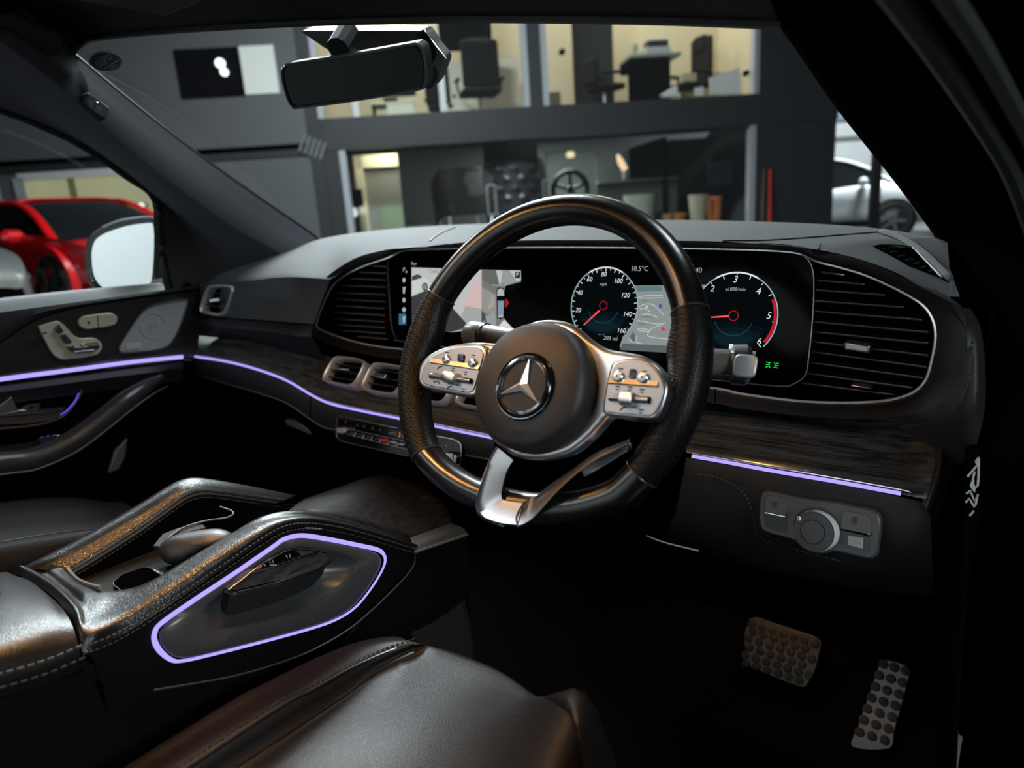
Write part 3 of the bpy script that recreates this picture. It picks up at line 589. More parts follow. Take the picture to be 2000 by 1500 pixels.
# round sticker inside the screen
sp = Pl(X(206, 120, -.52), (.35, -.85, -.35))
stk = thing('windscreen_sticker', 'round dark blue sticker in the top corner of the windscreen', 'sticker', sp.p)
e = [(206+31*x, 120+19*y) for x, y in circ(32)]
plate_px('disc', sp, e, .0, .0006, mat('sticker_blue', (.03, .085, .14), .6), stk)
MB().tube([sp.at(206+33*x, 120+20.5*y, .0005) for x, y in circ(32)], .0006, closed=True, n=5).build('rim', mat('sticker_rim', (.10, .12, .13), .6), stk)
mb = MB()
L = lambda pts: [sp.at(u, v, .0008) for u, v in zz(150, 85, 16.67, pts)]
for q in ([(580, 500), (760, 385), (775, 400), (600, 505)], [(850, 835), (1355, 530), (1370, 550), (880, 850)], [(1090, 800), (1280, 700), (1290, 715), (1100, 820)]): mb.add(L(q), [[0, 1, 2, 3]])
mb.build('lines', mat('sticker_white', (.45, .52, .54), .6), stk)
a = sp.at(*zz(150, 85, 16.67, [(800, 590)])[0], .0008); b = sp.at(*zz(150, 85, 16.67, [(1150, 370)])[0], .0008); c2 = sp.at(*zz(150, 85, 16.67, [(700, 440)])[0], .0008)
ex = (b-a).normalized(); ey = sp.n.cross(ex)
text('lettering', 'RESPO', sp.at(*zz(150, 85, 16.67, [(870, 545)])[0], .0008), ex, ey, .0135, mat('sticker_white'), stk)
text('small_lettering', 'SERVICE', sp.at(*zz(150, 85, 16.67, [(860, 690)])[0], .0008), ex, ey, .0055, mat('sticker_white'), stk)
# rear-view mirror
rv = thing('rear_view_mirror', 'black rear-view mirror hanging above the middle of the windscreen', 'mirror', Y(690, 90, .15))
mp = Pl(Y(690, 150, .13), (.40, -.86, -.34))
mo = [(549, 141), (555, 130), (572, 124), (700, 104), (800, 86), (815, 85), (826, 95), (833, 125), (834, 155), (829, 168), (815, 176), (700, 196), (585, 212), (570, 210), (561, 196), (552, 165)]
plate_px('housing', mp, cr([Vector(p) for p in mo], 3, True), -.002, .032, mat('mirror_shell', (.003, .003, .003), .55, spec=.3), rv, bevel=.007, seg=3)
mi = [(691+(u-691)*.955, 148+(v-148)*.90) for u, v in mo]
plate_px('mirror_glass', mp, cr([Vector(p) for p in mi], 3, True), -.0006, .003, mat('mirror_dark_glass', (.05, .052, .052), .02, 1), rv)
MB().tube([mp.at(u, v, -.001) for u, v in cr([Vector((691+(u-691)*.985, 148+(v-148)*.965)) for u, v in mo], 3, True)], .0022, closed=True, n=6, up=mp.n).build('bezel', mat('mirror_bezel', (.05, .05, .052), .2), rv)
MB().tube([mp.at(660, 95, -.03), Y(680, 60, .17)], .016, n=10, up=(1, 0, 0)).build('stalk', PLAST, rv)
sh = [(600, 70), (640, 100), (700, 110), (830, 90), (850, 70)]
sn = Pl(Y(760, 100, .21), (.2, -.9, -.4))
plate_px('sensor_housing', sn, rnd([(585, 60), (640, 98), (700, 112), (800, 150), (838, 178), (852, 160), (868, 118), (846, 92), (826, 60)], 10), .0, .03, mat('sensor_black', (.010, .010, .011), .5), rv, bevel=.005)
MB().tube([sn.at(822, 62, .004), sn.at(846, 94, .004), sn.at(866, 119, .004)], .006, n=8).build('sensor_edge', GLOSS, rv)
# ------------------------------------------------------------------ driver-side pillar with door seals
rp = thing('windscreen_pillar', 'black windscreen pillar with rubber seals on the driver side', 'pillar', Y(1900, 640, .40))
r0 = [Y(1490, 0, .08), Y(1555, 83, .15), Y(1640, 208, .30), Y(1740, 335, .45), Y(1800, 416, .54), Y(1842, 480, .60), Y(1885, 590, .50), Y(1900, 660, .40), Y(1905, 760, .30), Y(1895, 900, .24)]
r1 = [Y(1580, -30, -.02), Y(1660, 70, .06), Y(1745, 200, .20), Y(1830, 330, .33), Y(1875, 416, .42), Y(1905, 480, .46), Y(1930, 590, .42), Y(1940, 660, .34), Y(1945, 760, .26), Y(1945, 900, .20)]
r2 = [Y(1735, -50, -.12), Y(1827, 83, .0), Y(1908, 208, .12), Y(1975, 320, .22), Y(2015, 420, .28), Y(2040, 500, .32), Y(2060, 590, .34), Y(2065, 660, .30), Y(2068, 760, .24), Y(2070, 900, .18)]
r3 = [p+Vector((.035, .012, .0)) for p in r2]
BK = mat('black_cloth_trim', (.0018, .0018, .002), .9, spec=0)
r4 = [p+Vector((.16, .10, .05)) for p in r2]
surface('trim_cover', [r0, r1, [a.lerp(b, .6)+Vector((-.004, 0, -.004)) for a, b in zip(r1, r2)], r2, r3, r4], BK, rp, 5, 4, solid=.004, off=-1)
MB().tube(cr(r2, 5), .011, n=10).build('door_seal', mat('seal_rubber', (.030, .032, .032), .5), rp)
s2 = [p+Vector((.030, -.03, -.0)) for p in r2]
MB().tube(cr([Y(1820, -50, -.14), Y(1910, 83, -.06), Y(1972, 194, .02), Y(2020, 285, .09), Y(2060, 380, .15), Y(2080, 500, .2)], 5), .006, n=8).build('outer_seal', mat('seal_rubber'), rp)
sp2 = thing('footwell_side_trim', 'black side trim of the driver footwell under the pillar', 'trim panel', (.74, .3, .45))
pnl = MB().grid([[(x, y, .42), (x, y, .42+(zt-.42)*.6), (x, y, zt)] for x, y, zt in ((.745, 1.0, 1.10), (.745, .6, 1.2), (.745, .3, 1.20), (.748, .2, 1.04), (.765, .08, .80), (.81, -.03, .60))]).build('panel', BK, sp2, solid=.004)
dd = thing('driver_door', 'black driver door standing open beyond the right windscreen pillar', 'car door', (.80, .52, .45))
MB().box((1.19, .56, .86), (.88, -.12, 0), (.012, .09, 0), (0, 0, .80)).build('door_card', BK, dd, bevel=.02)
MB().box((1.22, .50, .95), (.70, -.10, 0), (.008, .06, 0), (0, 0, .08)).build('armrest', LEATHER, dd, bevel=.02)
MB().tube([(.83, .56, 1.26), (.86, .46, 1.56), (1.2, .40, 1.68), (1.62, .40, 1.62), (1.66, .42, 1.26)], .03, n=8).build('window_frame', BK, dd)
plate('window_pane', [(.83, .55, 1.26), (.86, .46, 1.56), (1.2, .40, 1.68), (1.62, .40, 1.62), (1.66, .42, 1.26)], (0, .004, 0), glassmat('door_glass', (.02, .02, .022), .5), dd)
# chrome lettering on the edge of the dashboard end, seen almost edge-on
plate('end_strip', [Y(u, v, .188) for u, v in ((1883, 885), (1916, 885), (1913, 1030), (1880, 1030))], (0, .03, 0), BK, sp2)
q = lambda x, y: Y(1840+x/8.33, 860+y/8.33, .1868)
MB().box((.835, .1, .47), (.15, 0, 0), (0, 1.3, 0), (0, 0, .10)).build('door_sill', BK, sp2, bevel=.01)
mb = MB(); pr = [(.0009*x, .0009*y) for x, y in circ(6)]
for S in ([(600, 280), (545, 345), (575, 400), (415, 590)], [(595, 300), (592, 600), (580, 735), (545, 765)], [(530, 510), (505, 600), (505, 680)], [(465, 815), (395, 870)], [(470, 850), (525, 985), (585, 880)], [(385, 1010), (445, 945), (470, 1000), (525, 1085), (545, 1050), (575, 900)], [(515, 1150), (450, 1225)]):
    mb.sweep([q(*s) for s in S], pr, (0, -1, 0))
V = [q(*s) for s in [(480, 655), (520, 690), (550, 790), (530, 850), (495, 810), (450, 740)]]; mb.add(V, [list(range(6))])
em = mb.build('chrome_lettering', mat('pale_chrome', (.55, .58, .57), .5, .2)); tag(em, 'small chrome lettering on the black panel at the right end of the dashboard', 'lettering')  # brightness put into the colour; plain chrome would mirror the dark
mb = None
# ------------------------------------------------------------------ passenger-side door mirror
wm = thing('door_mirror', 'black door mirror with pale reflecting glass outside the passenger window', 'mirror', X(250, 575, -.95))
wp_ = Pl(X(240, 505, -.93), (.59, -.807, .0))
L = lambda pts: zz(0, 390, 6.25, pts)
so = L([(1030, 720), (1040, 560), (1090, 440), (1160, 385), (1260, 328), (1450, 262), (1640, 228), (1830, 213), (1895, 230), (1912, 290), (1900, 700), (1885, 1080), (1700, 1125), (1400, 1180), (1200, 1150), (1090, 1010), (1045, 880)])
go = L([(1118, 720), (1128, 590), (1160, 505), (1215, 450), (1320, 395), (1500, 335), (1660, 302), (1830, 284), (1868, 310), (1880, 500), (1868, 800), (1842, 1030), (1815, 1062), (1500, 1105), (1330, 1105), (1230, 1050), (1150, 930)])
plate_px('shell', wp_, cr([Vector(p) for p in so], 3, True), -.004, .06, GLOSS, wm, bevel=.012, seg=3)
plate_px('mirror_glass', wp_, cr([Vector(p) for p in go], 3, True), -.001, .004, mat('mirror_glass', (.86, .88, .87), .05, 1), wm)
MB().tube([wp_.at(*p, -.001) for p in cr([Vector(p) for p in L([(1090, 930), (1130, 1010), (1200, 1080)])], 4)], .006, n=8, up=wp_.n).build('lower_glint_trim', CHROME, wm)
MB().tube([wp_.at(*p, -.004) for p in cr([Vector(p) for p in L([(1260, 335), (1450, 262), (1640, 230), (1830, 214), (1890, 232)])], 4)], .0035, n=6, up=wp_.n).build('top_edge', mat('edge_grey', (.3, .32, .33), .3, .6), wm)
MB().box(X(334, 566, -.80), (.12, 0, 0), (0, .05, .0), (0, 0, .05)).build('arm', PLAST, wm, bevel=.015)

# ================================================================== PASSENGER DOOR
dr = thing('passenger_door', 'black passenger door panel with violet light strip and tubular pull', 'car door', (-.74, 0, .55))
BRW = mat('dark_wood_veneer', (.012, .011, .010), .30, coat=.3, var=((8, 8, 120), (.022, .019, .017)))
oe = [(-120, 596, -.80), (0, 582, -.80), (150, 566, -.80), (300, 553, -.80), (400, 544, -.78)]
ie = [(-120, 622, -.735), (0, 614, -.735), (150, 594, -.735), (300, 574, -.735), (400, 560, -.735)]
ib = [(-120, 700, -.728), (0, 668, -.728), (60, 630, -.728), (150, 604, -.728), (300, 586, -.728), (400, 572, -.728)]
surface('sill_top', [[X(*p) for p in oe], [X(u, v-3, x-.0) for (u, v, _), (u2, v2, x) in zip([(a, (b+d)/2, 0) for (a, b, c), (e, d, g) in zip(oe, ie)], [(0, 0, -.768)]*5)], [X(*p) for p in ie]], mat('sill_skin', (.014, .0145, .015), .6, bump=('leather', 420, .1)), dr, 5, 4, solid=.003, off=-1)
DP_ = Pl((-.728, 0, 1.1), (1, 0, 0))
W1 = [(-140, 630), (0, 612), (150, 592), (300, 572), (395, 558), (392, 640), (386, 705), (355, 701), (250, 714), (130, 730), (0, 748), (-140, 768)]
plate_px('veneer_panel', DP_, W1, 0, .012, BRW, dr, bevel=.003)
crv = cr([Vector(p) for p in [(-60, 760), (-20, 690), (20, 655), (60, 630), (110, 610), (200, 592), (390, 566)]], 5)
MB().sweep([DP_.at(u, v, .0005) for u, v in crv], [(.0016*x, .001*y) for x, y in circ(6)], (1, 0, 0)).build('inlay_seam', MATTE, dr)
P = [DP_.at(*p, .0015) for p in crv]+[DP_.at(390, 556, .0015), DP_.at(150, 590, .0015), DP_.at(0, 609, .0015), DP_.at(-60, 618, .0015)]
n = len(crv); topc = [DP_.at(u, min(v-4, 619-(u+60)*.138), .0012) for u, v in crv]
MB().grid([[DP_.at(u, v, .001) for u, v in crv], [a.lerp(b, .5)+Vector((.004, 0, 0)) for a, b in zip([DP_.at(u, v, .001) for u, v in crv], topc)], topc]).build('top_pad', SOFTD, dr)
strip = [(-140, 762), (0, 741), (130, 724), (250, 708), (357, 697)]
MB().sweep([DP_.at(*p, .002) for p in cr([Vector(p) for p in strip], 5)], [(.0042*x, .003*y) for x, y in circ(8)], (1, 0, 0)).build('light_strip', AMB, dr)
MB().sweep([DP_.at(u, v-7, .001) for u, v in cr([Vector(p) for p in strip], 5)], [(.0014*x, .002*y) for x, y in circ(6)], (1, 0, 0)).build('trim_line', mat('bronze_line', (.20, .17, .15), .35, .8), dr)
# lower door card
lowc = [(-140, 775), (0, 750), (130, 733), (250, 717), (357, 704), (392, 705), (400, 1000), (400, 1200), (-140, 1200)]
plate_px('lower_card', Pl((-.735, 0, 1), (1, 0, 0)), lowc, 0, .012, MATTE, dr, bevel=.003)
MB().grid([[X(u, v, -.733) for u, v in ((-140, 776), (0, 752), (130, 735), (250, 719), (357, 706))], [X(u, v+14, -.722) for u, v in ((-140, 776), (0, 752), (130, 735), (250, 719), (357, 706))], [X(u, v+38, -.735) for u, v in ((-140, 776), (0, 752), (130, 735), (250, 719), (357, 706))]]).build('ledge', SOFTD, dr)
# speaker grille
gr = [(366, 588), (355, 586), (310, 594), (285, 604), (268, 622), (248, 652), (234, 676), (236, 686), (250, 688), (300, 683), (322, 678), (334, 670), (346, 650), (358, 618)]
go_ = cr([Vector(p) for p in gr], 3, True)
g = plate_px('speaker_grille', DP_, go_, .005, .006, mat('grille_mesh', (.34, .35, .36), .5, .2, bump=('dots', 520, .5)), dr, bevel=.0015)
MB().sweep([DP_.at(*p, .0055) for p in go_], [(.0018*x, .0016*y) for x, y in circ(6)], (1, 0, 0), closed=True).build('grille_rim', SILVERP, g)
c = DP_.at(299, 637, .0052)
for r, rr in ((.0275, .0009), (.0265, .0006), (.010, .0012), (.004, .0012)):
    MB().tube([c+Vector((0, r*x, r*y)) for x, y in circ(32)], rr, closed=True, n=6, up=(1, 0, 0)).build('cone_ring', mat('cone_grey', (.45, .46, .46), .4, .4), g)
plate_px('maker_plate', DP_, rnd([(247, 671), (276, 668), (275, 680), (246, 683)], 2), .0065, .001, mat('plate_silver', (.6, .61, .61), .4, .5), g)
# seat switches
L = lambda pts: zz(0, 580, 4.287, pts)
CHAM = mat('champagne_metal', (.58, .53, .42), .45, .4)
sw = plate_px('seat_switch', DP_, rnd(L([(320, 245), (480, 198), (530, 225), (645, 352), (800, 338), (868, 400), (830, 482), (700, 508), (510, 527), (440, 480)]), [5, 6, 8, 14, 12, 14, 10, 6, 10, 14]), .005, .007, CHAM, dr, bevel=.0012)
SWC = mat('switch_chrome', (.62, .62, .62), .2, 1)
for P in ([(460, 262), (495, 235), (540, 285), (515, 310), (480, 300)], [(505, 318), (550, 310), (610, 378), (590, 392), (540, 385)], [(560, 415), (690, 420), (830, 400), (838, 430), (790, 460), (640, 475), (590, 455)]):
    plate_px('switch_cap', DP_, rnd(L(P), 4), .013, .009, mat('switch_dark', (.12, .12, .125), .3, .8), sw, bevel=.003)
for a, b in (((470, 250), (500, 240)), ((505, 325), (552, 318)), ((580, 425), (620, 412)), ((710, 395), (820, 385)), ((740, 412), (830, 405)), ((620, 462), (790, 448)), ((330, 318), (390, 300))):
    (p, q) = L([a, b]); MB().tube([DP_.at(*p, .0135), DP_.at(*q, .0135)], .0018, n=6, up=(1, 0, 0)).build('switch_edge', SWC, sw)
p = L([(690, 405)])[0]; MB().lathe(DP_.at(*p, .014), (1, 0, 0), [(.0025, -.003), (.0025, 0), (.001, .001)], 10).build('lamp_dot', mat('copper_dot', (.5, .2, .12), .3, .8), sw)
mp_ = plate_px('memory_switch', DP_, rnd(L([(655, 190), (700, 158), (930, 130), (985, 160), (985, 210), (950, 240), (720, 274), (665, 245)]), 9), .005, .006, CHAM, dr, bevel=.0015)
a, b = L([(818, 150), (826, 258)]); MB().tube([DP_.at(*a, .0055), DP_.at(*b, .0055)], .0007, n=5, up=(1, 0, 0)).build('split_line', MATTE, mp_)
a = L([(745, 215)])[0]; MB().lathe(DP_.at(*a, .005), (1, 0, 0), [(.0028, 0), (.0022, .0012), (.001, .001)], 12).build('pip', MATTE, mp_)
a, b = L([(850, 262), (955, 232)]); MB().tube([DP_.at(*a, .0055), DP_.at(*b, .0055)], .0011, n=5, up=(1, 0, 0)).build('edge_glint', SWC, mp_)
# door release in its recess
rc = [(-40, 800), (0, 780), (24, 766), (90, 757), (148, 751), (159, 757), (156, 772), (140, 797), (118, 816), (70, 830), (0, 837), (-40, 840)]
ro = cr([Vector(p) for p in rc], 3, True)
LP = Pl((-.735, 0, 1), (1, 0, 0))
rec = MB().sweep([LP.at(*p, .003) for p in ro], [(.0020*x, .002*y) for x, y in circ(6)], (1, 0, 0), closed=True).build('release_surround', mat('bronze_line'), dr)
MB().grid([[LP.at(*p, .002) for p in ro], [LP.at(60+(u-60)*.9, 796+(v-796)*.86, -.006) for u, v in ro], [LP.at(60+(u-60)*.05, 796+(v-796)*.05, .0012) for u, v in ro]], cu=True).build('release_bowl', mat('bowl_black', (.02, .02, .022), .3), rec)
MB().sweep([LP.at(*p, .004) for p in cr([Vector(p) for p in [(154, 768), (146, 784), (130, 802), (112, 814)]], 4)], [(.0012*x, .001*y) for x, y in circ(6)], (1, 0, 0)).build('recess_light', emi('violet_glow', (.18, .10, .9), .9), rec)
L = lambda pts: zz(0, 580, 4.287, pts)
lev = L([(-100, 950), (20, 890), (90, 835), (105, 845), (150, 945), (330, 945), (545, 925), (540, 940), (420, 970), (200, 990), (0, 1005), (-100, 1010)])
plate_px('release_lever', LP, lev, .012, .012, mat('lever_metal', (.40, .39, .38), .3, 1), rec, bevel=.003)
plate_px('lever_shadow', LP, L([(-100, 1015), (0, 1010), (300, 985), (535, 945), (500, 1000), (430, 1035), (200, 1065), (-100, 1075)]), .006, .004, mat('lever_shade_brown', (.10, .085, .07), .4, .8), rec, bevel=.001)  # dark plate put in as the shade under the lever
MB().tube([LP.at(*p, .014) for p in cr([Vector(p) for p in L([(10, 995), (60, 980), (200, 955), (330, 950), (540, 930)])], 4)], .0016, n=6, up=(1, 0, 0)).build('lever_edge', CHROME, rec)
# window switches and pull
wsw = plate_px('window_switch', LP, rnd(L([(315, 1190), (500, 1155), (515, 1170), (480, 1195), (345, 1225)]), 3), .03, .012, mat('switch_steel', (.30, .30, .31), .25, 1), dr, bevel=.003)
for k in range(3): a, b = L([(340+k*50, 1185-k*9), (365+k*50, 1178-k*9)]); MB().tube([LP.at(*a, .032), LP.at(*b, .032)], .003, n=6, up=(1, 0, 0)).build('rocker', SWC, wsw)
ap = [(-140, 880), (0, 872), (70, 862), (130, 845), (170, 818)]
MB().grid([[LP.at(*p, .0) for p in ap], [LP.at(u, v+22, .05) for u, v in ap]]).build('switch_shelf', mat('shelf_black', (.012, .012, .014), .35), dr)
MB().sweep([LP.at(u, v+18, .048) for u, v in cr([Vector(p) for p in ap], 4)], [(.0016*x, .0016*y) for x, y in circ(6)], (1, 0, 0)).build('shelf_light', emi('violet_glow'), dr)
pl_ = [(-120, 925, -.655), (0, 905, -.66), (60, 897, -.66), (130, 868, -.66), (180, 835, -.662), (250, 780, -.67), (290, 752, -.69), (318, 738, -.725)]
pp = cr([X(*p) for p in pl_], 6); sc_ = [1.0]*(len(pp)-14)+[1.0-.045*k for k in range(14)]
MB().tube(pp, .021, n=16, up=(1, 0, 0), scale=sc_, sy=.9).build('pull_handle', mat('pull_leather', (.020, .020, .020), .30, bump=('leather', 420, .1)), dr)
MB().tube([p+Vector((.016, 0, -.017)) for p in pp], .0016, n=6).build('pull_piping', mat('piping_grey', (.06, .06, .06), .5), dr)
plate('map_pocket', [X(*p) for p in [(212, 925, -.70), (225, 880, -.70), (250, 855, -.70), (245, 895, -.70), (232, 918, -.70)]], (-.01, 0, 0), mat('pocket_grey', (.035, .038, .04), .5), dr, bevel=.003)
gl = st(plate('window_8', [X(u, v, -.785) for u, v in [(-140, 597), (340, 548), (330, 400), (160, 270), (-60, 170), (-260, 80), (-400, 200)]], (-.004, 0, 0), glassmat('side_glass', (.93, .95, .95), .5)))
# ================================================================== DASHBOARD
dash = thing('dashboard', 'black soft-skinned dashboard spanning the car under the windscreen', 'dashboard', (0, .45, .9))
YY = lambda t: Y(*t)
SKIN = SOFT
# upper pad: windscreen base, crown, front lip
far = [X(386, 561, -.735), X(430, 540, -.72), X(500, 512, -.71), X(565, 488, -.705), X(625, 467, -.70), Y(720, 452, .68), Y(850, 443, .80), Y(1000, 437, .86), Y(1150, 434, .88), Y(1300, 432, .86), Y(1430, 434, .82), Y(1600, 440, .75), Y(1740, 450, .68), Y(1850, 468, .61)]
lip = [X(388, 577, -.735), Y(430, 557, .235), Y(490, 548, .24), Y(560, 541, .25), Y(645, 545, .255), Y(695, 512, .28), Y(850, 479, .30), Y(1000, 470, .30), Y(1150, 469, .30), Y(1300, 470, .30), Y(1430, 473, .30), Y(1600, 488, .295), Y(1745, 530, .265), Y(1855, 602, .235)]
crown = [a.lerp(b, .55)+Vector((0, 0, .010)) for a, b in zip(far, lip)]
crown[0] = X(386, 570, -.735)
pre = [b+(a-b)*.10+Vector((0, 0, .0045)) for a, b in zip(far, lip)]
fwd = [p+Vector((0, .10, -.05)) for p in far]
upad = surface('upper_pad', [fwd, far, crown, pre, lip], SKIN, dash, 5, 4, ang=80); DR = drape(upad)
def dr_path(pts, h, n=6): return [q for q in (DR(p.x, p.y, h) for p in cr([Vector(p) for p in pts], n)) if q is not None]
# passenger face, rolled under into the recess above the veneer
pf1 = [X(389, 596, -.735), Y(432, 592, .225), Y(490, 592, .215), Y(560, 594, .218), Y(628, 590, .245)]
seam = [X(391, 617, -.735), Y(440, 621, .218), Y(520, 627, .21), Y(570, 631, .212), Y(612, 634, .225)]
roll = [X(389, 640, -.735), Y(445, 645, .205), Y(520, 653, .20), Y(570, 660, .203), Y(616, 668, .222)]
under = [X(385, 655, -.735), Y(450, 663, .25), Y(520, 680, .25), Y(570, 694, .25), Y(640, 713, .26)]
surface('passenger_face', [lip[:5], pf1, seam], SKIN, dash, 5, 5, ang=80)
surface('passenger_roll', [seam, [a.lerp(b, .5)+Vector((0, -.008, 0)) for a, b in zip(seam, roll)], roll, under], SOFTD, dash, 5, 4, ang=80)
MB().tube(cr([p+Vector((0, -.001, 0)) for p in seam], 6), .0014, n=6).build('seam_line', MATTE, dash)
# seams and vents on top
def drop(p): return p+Vector((0, 0, .0012))
MB().tube(dr_path([(840, 472), (850, 463), (868, 453), (889, 445)], .001), .0016, n=6).build('seam_line', mat('seam_grey', (.16, .17, .17), .6), dash)
MB().tube(dr_path([(1398, 474), (1425, 471), (1500, 470), (1600, 463), (1700, 455), (1735, 453)], .0006), .0011, n=6).build('seam_line', mat('seam_dark', (.02, .021, .022), .7), dash)
MB().tube(dr_path([(1600, 475), (1598, 487)], .0006, 3), .0011, n=6).build('seam_line', mat('seam_dark'), dash)
rg = dr_path([(1716, 455), (1760, 471), (1800, 498), (1838, 535), (1858, 560), (1868, 590)], .003)
MB().tube(rg, .005, n=8, scale=[.3]+[1]*(len(rg)-2)+[.5]).build('edge_welt', SKIN, dash)
dem = [(1706, 484), (1724, 482), (1778, 486), (1800, 505), (1836, 543), (1822, 538), (1770, 518)]
dt = mk('demister_vent', [DR(u, v, .0012) for u, v in dem], [list(range(len(dem)))], MATTE, dash, smooth=False)
for k in range(7):
    t = .12+.12*k; a = Vector((1708, 484)).lerp(Vector((1832, 543)), t); b = Vector((1730, 482)).lerp(Vector((1834, 542)), t)
    MB().tube([DR(a.x, a.y, .003), DR(b.x, b.y, .003)], .0010, n=6).build('slat', mat('slat_dark', (.02, .021, .022), .5), dt)
MB().tube(dr_path([(1706, 484), (1724, 482), (1778, 486), (1800, 505), (1837, 544)], .002, 3), .0014, n=6).build('vent_edge', mat('vent_edge_grey', (.14, .145, .15), .5), dt)
# ---- instrument surround: hood band, chrome line, black frame
ch = [(757, 504, .285), (700, 524, .275), (655, 552, .268), (634, 588, .264), (619, 628, .262), (624, 643, .262), (680, 664, .262), (740, 677, .265), (800, 684, .265), (1000, 712, .265), (1200, 736, .262), (1390, 758, .260), (1445, 769, .258), (1550, 783, .256), (1640, 787, .255), (1720, 784, .252), (1775, 771, .250), (1806, 746, .250), (1820, 705, .250), (1828, 652, .250), (1815, 610, .254), (1780, 580, .260), (1700, 541, .275), (1640, 522, .284), (1597, 511, .290), (1560, 495, .30), (1500, 489, .30), (1400, 486, .301), (1200, 483, .302), (1000, 483, .302), (850, 486, .302), (790, 489, .300)]
ou = [(748, 489, .285), (690, 506, .270), (632, 546, .255), (610, 585, .245), (598, 632, .235), (606, 655, .235), (672, 682, .238), (735, 697, .245), (800, 705, .245), (1000, 735, .245), (1200, 762, .243), (1385, 786, .240), (1440, 797, .238), (1550, 811, .236), (1640, 817, .235), (1740, 815, .228), (1815, 800, .222), (1862, 760, .215), (1882, 705, .212), (1888, 650, .214), (1872, 602, .225), (1800, 561, .245), (1712, 518, .270), (1650, 500, .282), (1602, 489, .293), (1560, 481, .296), (1500, 475, .298), (1400, 474, .298), (1200, 470, .299), (1000, 471, .299), (850, 480, .298), (790, 484, .292)]
ch = [(u, v, y+.012) for u, v, y in ch]; ou = [(u, v, y+.004) for u, v, y in ou]
cc, oo = cr([YY(p) for p in ch], 4, True), cr([YY(p) for p in ou], 4, True)
mm = [a.lerp(b, .45)+Vector((0, -.006, 0)) for a, b in zip(cc, oo)]
bk = [p+Vector((0, .02, 0)) for p in oo]
sur = MB().grid([cc, [a.lerp(b, .1) for a, b in zip(cc, mm)], mm, oo, bk], cu=True).build('instrument_surround', SOFTD, dash, ang=70)
MB().tube(cc, .0019, closed=True, n=6, up=(0, -1, 0)).build('chrome_line', mat('trim_chrome', (.72, .73, .74), .25, .65), sur)
# cavity behind the vents and display
c2 = [Vector((p.x*.985, p.y+.05, p.z)) for p in cc]; cen = sum(c2, Vector())/len(c2)
MB().grid([cc, c2, [cen.lerp(p, .01) for p in c2]], cu=True).build('cavity', MATTE, sur)
# dark seam where the band is split
for (u0, v0, u1, v1, y) in ((1398, 760, 1396, 785, .252),):
    MB().tube([Y(u0, v0, y), Y(u1, v1, y-.012)], .001, n=5).build('seam_line', MATTE, sur)
# side end of the dashboard, rounding to the door
e0 = [Y(1855, 602, .235), Y(1888, 650, .218), Y(1882, 705, .216), Y(1862, 760, .219), Y(1815, 800, .226), Y(1740, 815, .232)]
e1 = [Y(1880, 602, .255), Y(1908, 645, .235), Y(1908, 720, .21), Y(1895, 790, .20), Y(1850, 835, .215), Y(1770, 845, .25)]
e2 = [Y(1895, 602, .30), Y(1915, 640, .28), Y(1925, 730, .24), Y(1920, 820, .22), Y(1890, 900, .22), Y(1835, 900, .27)]
surface('end_pad', [e0, e1, e2], SOFTD, dash, 5, 4, ang=80)
stit = MB(); stitches(stit, cr([a.lerp(b, .55)+Vector((0, -.004, 0)) for a, b in zip(e0, e1)], 6), (0, -1, 0)); stit.build('stitching', mat('dark_thread', (.03, .03, .032), .8), dash, smooth=False, kind='stuff')
# ---- veneer, left and centre
ft = [(383, 657, .238), (450, 664, .238), (520, 681, .235), (570, 695, .237), (640, 715, .25), (720, 731, .285), (800, 743, .29), (900, 756, .29), (965, 766, .29)]
fb = [(374, 692, .200), (440, 702, .195), (500, 717, .19), (560, 739, .19), (610, 768, .19), (645, 784, .19), (700, 797, .195), (800, 817, .20), (870, 832, .205), (965, 851, .21)]
ft2 = [(u, v, y) for u, v, y in ft]
def row(pts, n=40):
    C = cr([YY(p) for p in pts], 8); out = []
    for i in range(n):
        t = i/(n-1)*(len(C)-1); k = min(len(C)-2, int(t)); out.append(C[k].lerp(C[k+1], t-k))
    return out
T, B = row(ft), row(fb)
M1 = [a.lerp(b, .5)+Vector((0, -.006, .003)) for a, b in zip(T, B)]
MB().grid([[p+Vector((0, .02, .012)) for p in T], T, [a.lerp(b, .25)+Vector((0, -.004, .002)) for a, b in zip(T, B)], M1, [a.lerp(b, .9)+Vector((0, -.002, .001)) for a, b in zip(T, B)], B, [p+Vector((0, .01, -.006)) for p in B]]).build('veneer', WOODD, dash, ang=50)
st_path = [p+Vector((0, -.002, -.0035)) for p in B]
MB().sweep(st_path, [(.0020*x, .0026*y) for x, y in circ(8)], (0, -1, .3)).build('light_strip', AMB, dash)
MB().sweep([p+Vector((0, -.003, .0015)) for p in B], [(.0010*x, .001*y) for x, y in circ(6)], (0, -1, .3)).build('bright_edge', mat('edge_chrome', (.5, .5, .52), .2, 1), dash)
